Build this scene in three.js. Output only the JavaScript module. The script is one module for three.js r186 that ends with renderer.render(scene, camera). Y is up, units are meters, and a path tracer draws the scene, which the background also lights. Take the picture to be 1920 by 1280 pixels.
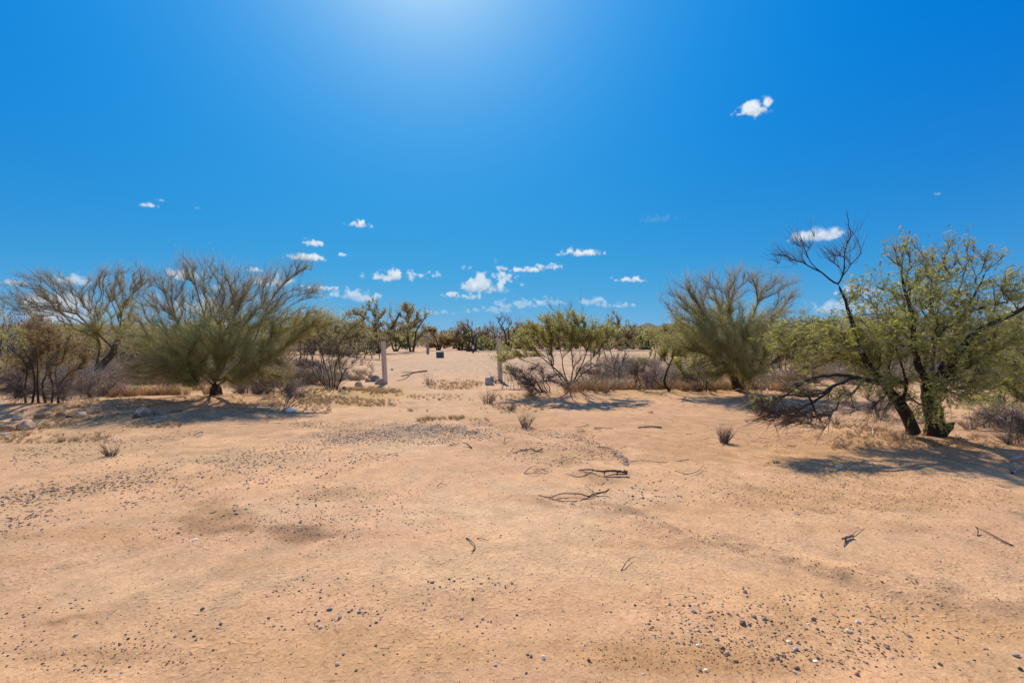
import * as THREE from 'three';

// ------------------------------------------------------------------ camera, sky, sun, exposure
const F = 960, HOR = 640.5, EYE = 1.6;                       // focal length and horizon of the 1920 x 1280 photograph, eye height in metres
const SUN_AZ = -10.0 * Math.PI / 180, SUN_EL = 41 * Math.PI / 180;
const SUN_STRENGTH = 3.55, EXPOSURE = 1.5;
const scene = new THREE.Scene();
const camera = new THREE.PerspectiveCamera(2 * Math.atan(640 / F) * 180 / Math.PI, 1.5, 0.05, 20000);
camera.position.set(0, EYE, 0);
camera.lookAt(0, EYE, -10);
const renderer = new THREE.WebGLRenderer({ antialias: true });
renderer.toneMapping = THREE.LinearToneMapping;
renderer.toneMappingExposure = EXPOSURE;
renderer.shadowMap.enabled = true;

const sunDir = new THREE.Vector3(Math.sin(SUN_AZ) * Math.cos(SUN_EL), Math.sin(SUN_EL), -Math.cos(SUN_AZ) * Math.cos(SUN_EL));
const sun = new THREE.DirectionalLight(new THREE.Color().setRGB(1, 0.9, 0.77), SUN_STRENGTH);
sun.position.copy(sunDir).multiplyScalar(120);
sun.castShadow = true; sun.shadow.radius = 2;
Object.assign(sun.shadow.camera, { left: -60, right: 60, top: 60, bottom: -60, near: 1, far: 300 });
sun.shadow.mapSize.set(4096, 4096);
scene.add(sun, sun.target);

// ------------------------------------------------------------------ random numbers and noise
function rngOf(seed) { let s = seed | 0; return () => { s = (s + 0x6d2b79f5) | 0; let t = Math.imul(s ^ (s >>> 15), 1 | s); t = (t + Math.imul(t ^ (t >>> 7), 61 | t)) ^ t; return ((t ^ (t >>> 14)) >>> 0) / 4294967296; }; }
const hash2 = (x, y) => { let h = Math.imul(x, 374761393) + Math.imul(y, 668265263) | 0; h = Math.imul(h ^ (h >>> 13), 1274126177); return ((h ^ (h >>> 16)) >>> 0) / 4294967296; };
function noise2(x, y, wrap = 0) {
  const ix = Math.floor(x), iy = Math.floor(y), fx = x - ix, fy = y - iy, u = fx * fx * (3 - 2 * fx), v = fy * fy * (3 - 2 * fy);
  let x0 = ix, x1 = ix + 1, y0 = iy, y1 = iy + 1;
  if (wrap) { x0 = ((x0 % wrap) + wrap) % wrap; x1 = ((x1 % wrap) + wrap) % wrap; y0 = ((y0 % wrap) + wrap) % wrap; y1 = ((y1 % wrap) + wrap) % wrap; }
  const a = hash2(x0, y0), b = hash2(x1, y0), c = hash2(x0, y1), d = hash2(x1, y1);
  return (a + (b - a) * u) * (1 - v) + (c + (d - c) * u) * v;
}
const fbm = (x, y, n = 4) => { let s = 0, a = 0.5, t = 0; for (let i = 0; i < n; i++) { s += a * noise2(x, y); t += a; a *= 0.5; x = x * 2.03 + 17.1; y = y * 2.03 + 9.7; } return s / t; };
const sstep = (a, b, x) => { const t = Math.min(1, Math.max(0, (x - a) / (b - a))); return t * t * (3 - 2 * t); };
const lerp = (a, b, t) => a + (b - a) * t;

// ------------------------------------------------------------------ the sky: desert air, paled far from the sun to fill the shade, aureole round the sun, small fair-weather clouds
{
  const W = 4096, H = 2048, data = new Float32Array(W * H * 4), k = 1 / EXPOSURE;
  for (let r = 0; r < H; r++) {
    const up = ((r + 0.5) / H - 0.5) * Math.PI, e = Math.max(0, up) * 180 / Math.PI, cu = Math.cos(up), su = Math.sin(up);
    const low = Math.exp(-e / 11.5), low2 = Math.exp(-e / 4);
    for (let c = 0; c < W; c++) {
      const o = (r * W + c) * 4;
      if (r < H / 2 - 4) { data[o] = 0.16 * k; data[o + 1] = 0.36 * k; data[o + 2] = 0.6 * k; data[o + 3] = 1; continue; }
      const az = ((c + 0.5) / W - 0.5) * 2 * Math.PI, x = Math.cos(az) * cu, z = Math.sin(az) * cu;
      const g = Math.acos(Math.min(1, x * sunDir.x + su * sunDir.y + z * sunDir.z)) * 180 / Math.PI;
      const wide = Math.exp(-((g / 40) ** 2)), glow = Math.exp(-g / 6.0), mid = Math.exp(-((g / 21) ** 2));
      let R = 0.002 + 0.03 * mid + 0.34 * sstep(56, 108, g), G = 0.105 + 0.215 * wide + 0.03 * mid + 0.29 * sstep(56, 108, g), B = 0.61 + 0.24 * wide - 0.07 * sstep(60, 108, g);  // raised red and green far from the sun are added fill for shaded sides
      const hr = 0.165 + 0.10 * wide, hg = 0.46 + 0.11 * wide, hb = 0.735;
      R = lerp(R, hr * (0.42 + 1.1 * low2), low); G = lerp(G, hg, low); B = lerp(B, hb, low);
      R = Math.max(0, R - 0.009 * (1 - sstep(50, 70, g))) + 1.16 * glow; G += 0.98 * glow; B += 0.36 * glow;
      data[o] = R * k; data[o + 1] = G * k; data[o + 2] = B * k; data[o + 3] = 1;
    }
  }
  // clouds: [photo x, photo y, width, height, opacity, seed, raggedness]
  const seen = [[1424, 203, 56, 32, 1, 1, .9], [1402, 210, 34, 12, .8, 2, 1.2], [1528, 441, 104, 30, .95, 3, .5], [279, 385, 30, 10, .9, 4, .6], [301, 376, 16, 4, .4, 5, 1], [370, 391, 9, 4, .5, 6, 1],
    [675, 421, 40, 15, 1, 7, .8], [585, 455, 42, 14, 1, 8, .8], [569, 482, 76, 16, 1, 9, .6], [642, 478, 16, 6, .8, 10, .9], [475, 506, 32, 11, .95, 11, .5], [505, 527, 76, 24, .75, 12, .7],
    [345, 516, 66, 22, .75, 13, .7], [601, 540, 54, 9, .85, 14, .8], [655, 556, 90, 24, .6, 15, .9], [749, 517, 96, 22, .95, 16, .9], [844, 553, 28, 11, .75, 17, .9], [895, 530, 60, 44, .8, 18, 1.2],
    [930, 540, 76, 34, .75, 19, 1.2], [945, 517, 36, 12, .85, 20, .9], [941, 503, 20, 11, .85, 21, .8], [974, 506, 32, 11, .95, 22, .8], [1001, 506, 32, 11, .95, 23, .8], [1030, 501, 40, 12, .8, 24, 1],
    [1087, 474, 66, 17, 1, 25, .7], [1115, 476, 22, 8, .7, 26, 1], [1180, 524, 48, 11, .9, 27, .8], [880, 557, 50, 12, .55, 28, 1], [975, 570, 76, 20, .4, 29, 1], [1035, 566, 60, 14, .35, 30, 1],
    [1112, 565, 56, 18, .45, 31, 1], [1160, 573, 60, 10, .4, 32, 1], [920, 582, 90, 14, .3, 33, 1], [20, 530, 60, 16, .6, 34, .7], [140, 525, 70, 20, .6, 35, .7], [95, 584, 170, 58, .75, 36, .8],
    [400, 575, 190, 50, .5, 37, .9], [1610, 545, 90, 22, .6, 38, .8], [1600, 575, 200, 34, .5, 39, .9], [1760, 565, 160, 40, .5, 40, .9], [820, 586, 70, 8, .3, 41, 1], [560, 590, 120, 20, .4, 42, 1], [1758, 364, 12, 5, .35, 43, 1], [1235, 411, 60, 12, .07, 44, 1], [1890, 580, 90, 30, .5, 45, .9]];
  const list = seen.map(([px, py, w, h, a, s, rag]) => {
    const dx = px - 960, azc = Math.atan2(dx, F), q = Math.hypot(F, dx), el = Math.atan2(HOR - py, q);
    return { az: azc, el, w: w / 2 / F * Math.cos(azc) ** 2 / Math.cos(el) * 1.12, h: h / 2 / q * Math.cos(el) ** 2 * 1.12, a, s, rag };
  });
  const rr = rngOf(77);                                       // the same kind of clouds all the way round
  for (let i = 0; i < 90; i++) {
    const azc = lerp(0.82, 2 * Math.PI - 0.82, rr()), el = (2 + 24 * rr() ** 2.2) * Math.PI / 180, w = (0.8 + 3.2 * rr()) * Math.PI / 180;
    list.push({ az: azc > Math.PI ? azc - 2 * Math.PI : azc, el, w, h: w * (0.2 + 0.15 * rr()), a: 0.5 + 0.45 * rr(), s: 100 + i, rag: 0.6 + 0.5 * rr() });
  }
  for (const cl of list) {
    const W2 = 2 * Math.PI, r0 = Math.floor(((cl.el - cl.h * 2) / Math.PI + 0.5) * H), r1 = Math.ceil(((cl.el + cl.h * 2) / Math.PI + 0.5) * H);
    const cc = (cl.az - Math.PI / 2) / W2 + 0.5, dc = cl.w * 1.6 / W2 * W, c0 = Math.floor(cc * W - dc), c1 = Math.ceil(cc * W + dc), fq = 1.5 / cl.h;
    for (let r = Math.max(r0, H / 2); r <= r1; r++) for (let c = c0; c <= c1; c++) {
      const el = ((r + 0.5) / H - 0.5) * Math.PI, u = (((c + 0.5) / W - cc) * W2) / cl.w, v = (el - cl.el) / cl.h;
      const nx = u * cl.w * fq + cl.s * 13.7, ny = v * 1.5 + cl.s * 7.3, n = fbm(nx, ny, 5), n2 = fbm(nx * 0.5 + 50, ny * 0.5, 3);
      const vv = v > -0.25 ? (v + 0.25) / 1.15 : (v + 0.25) * 1.9, rad = Math.sqrt(u * u + vv * vv);
      const a = cl.a * sstep(0.0, 0.62, 1 - rad + (n - 0.5) * 2.3 * cl.rag + (n2 - 0.5) * 1.2 * cl.rag);
      if (a <= 0) continue;
      const lit = lerp(0.62, 1, sstep(-0.7, 0.6, v + (n - 0.5) * 2.2)), o = (r * W + (((c % W) + W) % W)) * 4;
      data[o] = lerp(data[o], 0.80 * lit * k, a); data[o + 1] = lerp(data[o + 1], 0.87 * lit ** 0.8 * k, a); data[o + 2] = lerp(data[o + 2], 0.93 * lit ** 0.5 * k, a);
    }
  }
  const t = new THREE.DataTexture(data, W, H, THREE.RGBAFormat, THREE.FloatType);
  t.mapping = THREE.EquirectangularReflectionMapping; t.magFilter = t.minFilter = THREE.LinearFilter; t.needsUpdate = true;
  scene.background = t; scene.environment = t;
}

// ------------------------------------------------------------------ helpers: places, names, tags
const V = (x, y, z) => new THREE.Vector3(x, y, z);
const at = (px, py, d) => V((px - 960) / F * d, EYE - (py - HOR) / F * d, -d);       // a photo pixel at a depth, as a point in the place
const depthOf = (py) => EYE * F / (py - HOR);
const spot = (px, py) => { const d = depthOf(py); return [(px - 960) / F * d, -d]; };  // where that pixel meets the flat ground
const seenAt = (x, z) => [960 + F * x / -z, HOR + F * EYE / -z];
const taken = new Map();
const numbered = (n) => { const k = taken.get(n) ?? 0; taken.set(n, k + 1); return k ? n + '_' + String(k).padStart(3, '0') : n; };
function tag(o, label, category, group) { Object.assign(o.userData, { label, category }); if (group) o.userData.group = group; return o; }
function thing(name, label, category, [x, y, z], turn = 0, group) { const o = new THREE.Group(); o.name = numbered(name); o.position.set(x, y, z); o.rotation.y = turn; scene.add(o); return tag(o, label, category, group); }
function part(name, geo, m, parent) { const o = new THREE.Mesh(geo, m); o.name = parent === scene ? numbered(name) : name; o.castShadow = o.receiveShadow = true; parent.add(o); return o; }
function copy(o, label) { const c = o.clone(); c.userData = { ...o.userData }; c.name = numbered(o.name.replace(/_\d{3}$/, '')); if (label) c.userData.label = label; scene.add(c); return c; }
const mat = (r, g, b, rough = 0.9, extra = {}) => new THREE.MeshStandardMaterial({ color: new THREE.Color().setRGB(r, g, b), roughness: rough, ...extra });

class Geo {                                                   // collects triangles with normals and vertex tints
  constructor(n = 4096) { this.p = new Float32Array(n * 3); this.n = new Float32Array(n * 3); this.c = new Float32Array(n * 3); this.i = new Uint32Array(n * 4); this.nv = 0; this.ni = 0; }
  v(x, y, z, nx, ny, nz, t) {
    if (this.nv * 3 + 3 > this.p.length) for (const k of ['p', 'n', 'c']) { const a = new Float32Array(this[k].length * 2); a.set(this[k]); this[k] = a; }
    const o = this.nv * 3; this.p[o] = x; this.p[o + 1] = y; this.p[o + 2] = z; this.n[o] = nx; this.n[o + 1] = ny; this.n[o + 2] = nz; this.c[o] = t[0]; this.c[o + 1] = t[1]; this.c[o + 2] = t[2];
    return this.nv++;
  }
  t(a, b, c) { if (this.ni + 3 > this.i.length) { const n = new Uint32Array(this.i.length * 2); n.set(this.i); this.i = n; } this.i[this.ni++] = a; this.i[this.ni++] = b; this.i[this.ni++] = c; }
  build() {
    const g = new THREE.BufferGeometry();
    g.setAttribute('position', new THREE.BufferAttribute(this.p.slice(0, this.nv * 3), 3)); g.setAttribute('normal', new THREE.BufferAttribute(this.n.slice(0, this.nv * 3), 3));
    g.setAttribute('color', new THREE.BufferAttribute(this.c.slice(0, this.nv * 3), 3)); g.setIndex(new THREE.BufferAttribute(this.i.slice(0, this.ni), 1));
    return g;
  }
  // a tapering tube along points [x, y, z] with one radius each; rough is how uneven its bark is
  tube(P, R, sides, tint, rng, rough = 0, cap = false) {
    let nx = 0, ny = 0, nz = 0, prev = -1; const m = P.length;
    for (let i = 0; i < m; i++) {
      const a = P[Math.max(0, i - 1)], b = P[Math.min(m - 1, i + 1)];
      let tx = b[0] - a[0], ty = b[1] - a[1], tz = b[2] - a[2]; const l = Math.hypot(tx, ty, tz) || 1; tx /= l; ty /= l; tz /= l;
      if (i === 0) { if (Math.abs(ty) < 0.9) { nx = -tz; ny = 0; nz = tx; } else { nx = 1 - tx * tx; ny = -tx * ty; nz = -tx * tz; } }
      const d = nx * tx + ny * ty + nz * tz; nx -= d * tx; ny -= d * ty; nz -= d * tz; const q = Math.hypot(nx, ny, nz) || 1; nx /= q; ny /= q; nz /= q;
      const bx = ty * nz - tz * ny, by = tz * nx - tx * nz, bz = tx * ny - ty * nx, row = this.nv;
      if (i === m - 1 && !cap) { this.v(P[i][0], P[i][1], P[i][2], tx, ty, tz, tint); for (let s = 0; s < sides; s++) this.t(prev + s, prev + (s + 1) % sides, row); break; }
      for (let s = 0; s < sides; s++) {
        const w = s / sides * 2 * Math.PI, cs = Math.cos(w), sn = Math.sin(w), ux = nx * cs + bx * sn, uy = ny * cs + by * sn, uz = nz * cs + bz * sn, r = R[i] * (rough ? 1 + (rng() - 0.5) * rough : 1);
        const k = rough ? 0.75 + 0.5 * rng() : 1; this.v(P[i][0] + ux * r, P[i][1] + uy * r, P[i][2] + uz * r, ux, uy, uz, rough ? [tint[0] * k, tint[1] * k, tint[2] * k] : tint);
      }
      if (i) for (let s = 0; s < sides; s++) { const e = (s + 1) % sides; this.t(prev + s, prev + e, row + s); this.t(prev + e, row + e, row + s); }
      prev = row;
      if (i === m - 1) { const c = this.v(P[i][0], P[i][1], P[i][2], tx, ty, tz, tint); for (let s = 0; s < sides; s++) this.t(row + s, row + (s + 1) % sides, c); }
    }
  }
  twig(x, y, z, dx, dy, dz, len, r, bx, by, bz, tint) {       // three-sided, one bend, ends in a point
    const h = len * 0.5, mx = x + dx * h, my = y + dy * h, mz = z + dz * h;
    let ex = dx + bx, ey = dy + by, ez = dz + bz; const q = Math.hypot(ex, ey, ez) || 1; ex /= q; ey /= q; ez /= q;
    let ax = -dz, ay = 0, az = dx; let l = Math.hypot(ax, az); if (l < 0.05) { ax = 1; az = 0; l = 1; } ax /= l; az /= l;
    const cx = dy * az - dz * ay, cy = dz * ax - dx * az, cz = dx * ay - dy * ax, o = this.nv;
    for (let k = 0; k < 2; k++) for (let s = 0; s < 3; s++) {
      const C = s === 0 ? 1 : -0.5, S = s === 0 ? 0 : s === 1 ? 0.866 : -0.866, ux = ax * C + cx * S, uy = ay * C + cy * S, uz = az * C + cz * S, rr = k ? r * 0.7 : r;
      this.v((k ? mx : x) + ux * rr, (k ? my : y) + uy * rr, (k ? mz : z) + uz * rr, ux, uy, uz, tint);
    }
    const e = this.v(mx + ex * h, my + ey * h, mz + ez * h, ex, ey, ez, tint);
    for (let s = 0; s < 3; s++) { const n = (s + 1) % 3; this.t(o + s, o + n, o + 3 + s); this.t(o + n, o + 3 + n, o + 3 + s); this.t(o + 3 + s, o + 3 + n, e); }
    return [mx, my, mz, ex, ey, ez];
  }
  spike(x, y, z, dx, dy, dz, len, r, tint) {                  // three-sided straight twig
    let ax = -dz, az = dx; let l = Math.hypot(ax, az); if (l < 0.05) { ax = 1; az = 0; l = 1; } ax /= l; az /= l;
    const cx = dy * az, cy = dz * ax - dx * az, cz = -dy * ax, o = this.nv, h = len * 0.5;
    for (let s = 0; s < 3; s++) { const C = s === 0 ? 1 : -0.5, S = s === 0 ? 0 : s === 1 ? 0.866 : -0.866, ux = ax * C + cx * S, uy = cy * S, uz = az * C + cz * S; this.v(x + ux * r, y + uy * r, z + uz * r, ux, uy, uz, tint); }
    const e = this.v(x + dx * len, y + dy * len, z + dz * len, dx, dy, dz, tint); this.t(o, o + 1, e); this.t(o + 1, o + 2, e); this.t(o + 2, o, e);
    return [x + dx * h, y + dy * h, z + dz * h, dx, dy, dz];
  }
  blade(x, y, z, dx, dy, dz, len, wid, rng, tint) {           // one small leaf: two triangles with a fold
    let ax = rng() - 0.5, ay = rng() - 0.5, az = rng() - 0.5; const d = ax * dx + ay * dy + az * dz; ax -= d * dx; ay -= d * dy; az -= d * dz; const l = Math.hypot(ax, ay, az) || 1; ax /= l; ay /= l; az /= l;
    const nx = dy * az - dz * ay, ny = dz * ax - dx * az, nz = dx * ay - dy * ax, h = len * 0.5, f = wid * 0.25;
    const a = this.v(x, y, z, nx, ny, nz, tint), b = this.v(x + dx * h + ax * wid / 2 + nx * f, y + dy * h + ay * wid / 2 + ny * f, z + dz * h + az * wid / 2 + nz * f, nx, ny, nz, tint);
    const c = this.v(x + dx * len, y + dy * len, z + dz * len, nx, ny, nz, tint), e = this.v(x + dx * h - ax * wid / 2 + nx * f, y + dy * h - ay * wid / 2 + ny * f, z + dz * h - az * wid / 2 + nz * f, nx, ny, nz, tint);
    this.t(a, c, b); this.t(a, e, c);
  }
  pinna(x, y, z, dx, dy, dz, len, lw, pairs, rng, tint) {     // a feathery leaf: leaflets in pairs along a drooping midrib
    let ax = rng() - 0.5, ay = (rng() - 0.5) * 0.5, az = rng() - 0.5; const d = ax * dx + ay * dy + az * dz; ax -= d * dx; ay -= d * dy; az -= d * dz; const l = Math.hypot(ax, ay, az) || 1; ax /= l; ay /= l; az /= l;
    const nx = dy * az - dz * ay, ny = dz * ax - dx * az, nz = dx * ay - dy * ax, step = len / pairs, w = step * 0.62;
    for (let i = 0; i < pairs; i++) {
      const s = (i + 0.5) * step, dr = -0.35 * s * s / len, px = x + dx * s, py = y + dy * s + dr, pz = z + dz * s, L = lw * (1 - 0.4 * Math.abs(i / pairs - 0.4));
      for (const k of [-1, 1]) {
        const ex = ax * k * 0.85 + dx * 0.5, ey = ay * k * 0.85 + dy * 0.5 - 0.12, ez = az * k * 0.85 + dz * 0.5;
        const a = this.v(px - dx * w * 0.5, py - dy * w * 0.5, pz - dz * w * 0.5, nx, ny, nz, tint), b = this.v(px + dx * w * 0.7, py + dy * w * 0.7, pz + dz * w * 0.7, nx, ny, nz, tint), c = this.v(px + ex * L, py + ey * L, pz + ez * L, nx, ny, nz, tint);
        if (k > 0) this.t(a, b, c); else this.t(a, c, b);
      }
    }
  }
}

// ------------------------------------------------------------------ the ground
const mounds = [[405, 752, 2.6, 1.1, .13], [70, 766, 2.4, 1.2, .12], [1180, 742, 3.4, 1.0, .13], [1760, 828, 1.6, 0.9, .08], [620, 738, 1.6, .9, .08], [1025, 742, 1.3, .7, .07], [1400, 738, 2.2, .9, .08], [865, 677, 1.5, .9, .16]]
  .map(([px, py, rx, rz, h]) => { const [x, z] = spot(px, py); return { x, z, rx, rz, h }; });
const trackLine = [[1040, 945], [1180, 968], [1300, 1012], [1420, 1046], [1560, 1082], [1700, 1102], [1900, 1142]].map(([a, b]) => spot(a, b));
const trackLine2 = [[700, 925], [860, 912], [990, 905], [1100, 905]].map(([a, b]) => spot(a, b));
const wheelTracks = [[[850, 742], [812, 790], [700, 868], [520, 950], [280, 1040], [-100, 1150]], [[905, 745], [880, 800], [800, 890], [660, 985], [430, 1090], [60, 1240]], [[915, 748], [1060, 800], [1180, 858], [1400, 930], [1700, 1010], [2050, 1090]], [[890, 752], [960, 820], [1060, 890], [1250, 985], [1560, 1100], [1960, 1230]]].map((l) => l.map(([a, b]) => spot(a, b)));
function distTo(line, x, z) { let m = 1e9; for (let i = 0; i + 1 < line.length; i++) { const [a, b] = line[i], [c, d] = line[i + 1], ux = c - a, uz = d - b, t = Math.min(1, Math.max(0, ((x - a) * ux + (z - b) * uz) / (ux * ux + uz * uz))); m = Math.min(m, Math.hypot(x - a - ux * t, z - b - uz * t)); } return m; }
function gh(x, z) {
  let h = 0; const far = 1 / (1 + Math.max(0, -z - 25) / 40);
  h += (fbm(x * 0.16 + 31, z * 0.16 + 11, 3) - 0.5) * 0.16 * far + (noise2(x * 1.1, z * 1.1) - 0.5) * 0.035;
  if (z > -30 && Math.abs(x) < 30) {
    h += (fbm(x * 3.1 + 5, z * 3.1, 2) - 0.5) * 0.022;
    if (z > -11) h += (noise2(x * 9, z * 9) - 0.5) * 0.005;
    for (const l of wheelTracks) { const d = distTo(l, x, z); if (d < 0.5) h += (-0.016 * Math.exp(-((d / 0.11) ** 2)) + 0.011 * Math.exp(-(((d - 0.21) / 0.07) ** 2))) * (0.4 + 1.1 * noise2(x * 2.3, z * 2.3)) + Math.exp(-((d / 0.2) ** 2)) * (noise2(x * 14, z * 14) - .5) * .008; }
    const d = distTo(trackLine, x, z); if (d < 0.6) h += Math.exp(-((d / 0.16) ** 2)) * (noise2(x * 11, z * 11) - 0.55) * 0.045 - Math.exp(-(((d - 0.3) / 0.12) ** 2)) * 0.012;
  }
  for (const m of mounds) { const a = ((x - m.x) / m.rx) ** 2 + ((z - m.z) / m.rz) ** 2; if (a < 9) h += m.h * Math.exp(-a); }
  return h;
}
// patches of soil by where they lie in the photograph: [x, y, rx, ry, colour, strength]
const SAND = [0.555, 0.312, 0.145];
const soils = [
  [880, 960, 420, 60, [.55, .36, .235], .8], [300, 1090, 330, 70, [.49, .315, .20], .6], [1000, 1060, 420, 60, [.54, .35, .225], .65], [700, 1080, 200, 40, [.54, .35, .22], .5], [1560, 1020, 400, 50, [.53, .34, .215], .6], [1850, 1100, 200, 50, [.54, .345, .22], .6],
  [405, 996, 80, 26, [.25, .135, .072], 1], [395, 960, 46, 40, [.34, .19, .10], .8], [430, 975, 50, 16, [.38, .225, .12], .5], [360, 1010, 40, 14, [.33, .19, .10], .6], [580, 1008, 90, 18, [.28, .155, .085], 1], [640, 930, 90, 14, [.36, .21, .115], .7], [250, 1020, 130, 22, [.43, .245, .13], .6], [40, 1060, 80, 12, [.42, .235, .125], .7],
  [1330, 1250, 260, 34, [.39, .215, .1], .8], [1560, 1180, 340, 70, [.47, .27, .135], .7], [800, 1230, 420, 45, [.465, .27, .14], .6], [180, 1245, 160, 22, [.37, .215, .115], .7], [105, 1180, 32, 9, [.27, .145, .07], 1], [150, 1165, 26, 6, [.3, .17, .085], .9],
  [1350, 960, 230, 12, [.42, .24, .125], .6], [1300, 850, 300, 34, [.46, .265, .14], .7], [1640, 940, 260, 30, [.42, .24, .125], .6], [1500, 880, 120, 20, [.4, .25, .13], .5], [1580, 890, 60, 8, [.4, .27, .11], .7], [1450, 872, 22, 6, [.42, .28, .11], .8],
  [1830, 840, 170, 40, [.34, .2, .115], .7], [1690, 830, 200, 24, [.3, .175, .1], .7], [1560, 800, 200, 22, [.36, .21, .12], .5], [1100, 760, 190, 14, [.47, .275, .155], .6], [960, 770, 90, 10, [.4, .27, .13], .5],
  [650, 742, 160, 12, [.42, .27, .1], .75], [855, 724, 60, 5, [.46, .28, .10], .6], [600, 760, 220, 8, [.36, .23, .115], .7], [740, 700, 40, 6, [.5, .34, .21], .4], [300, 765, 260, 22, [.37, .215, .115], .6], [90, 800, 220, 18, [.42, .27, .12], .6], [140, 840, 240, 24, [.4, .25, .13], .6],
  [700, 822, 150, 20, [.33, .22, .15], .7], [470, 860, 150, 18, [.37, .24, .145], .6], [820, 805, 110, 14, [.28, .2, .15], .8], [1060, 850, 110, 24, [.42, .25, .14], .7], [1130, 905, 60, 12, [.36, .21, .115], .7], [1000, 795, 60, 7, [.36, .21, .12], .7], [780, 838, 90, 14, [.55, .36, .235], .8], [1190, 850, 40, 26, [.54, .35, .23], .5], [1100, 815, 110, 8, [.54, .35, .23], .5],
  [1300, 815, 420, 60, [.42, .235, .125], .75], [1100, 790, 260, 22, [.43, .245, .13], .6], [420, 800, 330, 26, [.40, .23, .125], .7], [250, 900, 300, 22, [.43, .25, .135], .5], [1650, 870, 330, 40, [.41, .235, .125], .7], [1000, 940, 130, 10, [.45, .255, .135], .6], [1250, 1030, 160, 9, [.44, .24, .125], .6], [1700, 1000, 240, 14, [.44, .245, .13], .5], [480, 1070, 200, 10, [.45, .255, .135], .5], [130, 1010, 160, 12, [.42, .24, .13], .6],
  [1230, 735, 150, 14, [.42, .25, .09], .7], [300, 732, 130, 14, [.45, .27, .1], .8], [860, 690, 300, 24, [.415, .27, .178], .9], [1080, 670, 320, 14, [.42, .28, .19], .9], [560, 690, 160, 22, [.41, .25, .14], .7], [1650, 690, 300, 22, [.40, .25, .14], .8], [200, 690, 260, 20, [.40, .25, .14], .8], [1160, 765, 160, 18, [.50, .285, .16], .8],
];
function soil(x, z, out) {
  let r = SAND[0], g = SAND[1], b = SAND[2];
  const [px, py] = z < -1 ? seenAt(x, z) : [0, 5000], d = Math.max(1, -z);
  const w1 = fbm(x * 1.7 + 3, z * 1.7, 4) - 0.5, w2 = fbm(x * 0.5 + 40, z * 0.5 + 8, 3) - 0.5, w3 = noise2(x * 7 + 9, z * 7) - 0.5;
  const k = 1 + w2 * 0.28 + w1 * 0.30 + w3 * 0.10; r *= k; g *= k * (1 - w1 * 0.06); b *= k * (1 - w2 * 0.12);
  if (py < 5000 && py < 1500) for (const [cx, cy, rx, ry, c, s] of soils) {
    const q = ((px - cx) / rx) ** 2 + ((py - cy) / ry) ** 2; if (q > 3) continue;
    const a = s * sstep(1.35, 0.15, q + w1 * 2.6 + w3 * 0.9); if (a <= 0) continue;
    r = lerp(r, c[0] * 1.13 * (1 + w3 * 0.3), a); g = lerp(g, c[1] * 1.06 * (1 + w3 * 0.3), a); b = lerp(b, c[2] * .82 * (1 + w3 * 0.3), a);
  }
  if (d < 9) { const t = distTo(trackLine, x, z), a = 0.75 * Math.exp(-((t / 0.2) ** 2)) * sstep(0.42, 0.62, noise2(x * 6 + 1, z * 6) * 0.6 + noise2(x * 19, z * 19) * 0.4); r = lerp(r, .33, a); g = lerp(g, .18, a); b = lerp(b, .088, a); }
  if (d > 110 || Math.abs(x) > 90) { const a = sstep(110, 160, Math.max(d, Math.abs(x) * 1.2)) * 0.6; r = lerp(r, .3, a); g = lerp(g, .22, a); b = lerp(b, .12, a); }
  out[0] = r; out[1] = g; out[2] = b;
}
const MEAN = 0.8;
function tileTexture(N, f, srgb) {
  const a = new Uint8Array(N * N * 4);
  for (let y = 0; y < N; y++) for (let x = 0; x < N; x++) { const c = f(x / N, y / N, x, y), o = (y * N + x) * 4; a[o] = c[0]; a[o + 1] = c[1]; a[o + 2] = c[2]; a[o + 3] = 255; }
  const t = new THREE.DataTexture(a, N, N); t.wrapS = t.wrapT = THREE.RepeatWrapping; t.magFilter = t.minFilter = THREE.LinearFilter; t.generateMipmaps = true; if (srgb) t.colorSpace = THREE.SRGBColorSpace; t.needsUpdate = true; return t;
}
const toS = (l) => Math.round(255 * (l <= 0.0031308 ? l * 12.92 : 1.055 * Math.pow(Math.min(1, l), 1 / 2.4) - 0.055));
const pits = (u, v, n) => noise2(u * n, v * n, n);
const sandColour = tileTexture(1024, (u, v, x, y) => {
  const a = pits(u, v, 24), b = noise2(u * 96 + 0.5, v * 96, 96), c = noise2(u * 300, v * 300, 300), g = hash2(x + 7, y + 3);
  let k = MEAN * (1 + (a - 0.5) * 0.16 + (b - 0.5) * 0.24 + (c - 0.5) * 0.26 + (g - 0.5) * 0.2);
  const spot = noise2(u * 160 + 0.3, v * 160 + 0.7, 160); let rr = k, gg = k, bb = k;
  if (spot > 0.87) { rr *= 0.72; gg *= 0.64; bb *= 0.6; } else if (spot < 0.07) { rr *= 1.12; gg *= 1.16; bb *= 1.2; }
  return [toS(rr), toS(gg), toS(bb)];
}, true);
const sandBump = tileTexture(2048, (u, v) => {
  const wu = u + (noise2(u * 31, v * 31, 31) - .5) * .008, wv = v + (noise2(u * 31 + .5, v * 31 + 7, 31) - .5) * .008;
  const a = noise2(wu * 26, wv * 26, 26), b = noise2(wu * 83 + .5, wv * 83, 83), m = sstep(.35, .65, noise2(u * 9, v * 9 + .5, 9)), c = noise2(wu * 230, wv * 230 + .5, 230), e = noise2(wu * 520 + .2, wv * 520, 520);
  const grain = Math.max(0, c - 0.66) * 2.2, k = Math.round(255 * Math.min(1, 0.30 * a + (0.05 + 0.12 * m) * b + 0.10 * c + 0.14 * e + (.2 + .45 * m) * grain)); return [k, k, k];
}, false);
sandColour.repeat.set(1 / 2.6, 1 / 2.6); sandBump.repeat.set(1 / 4.3, 1 / 4.3);
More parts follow.
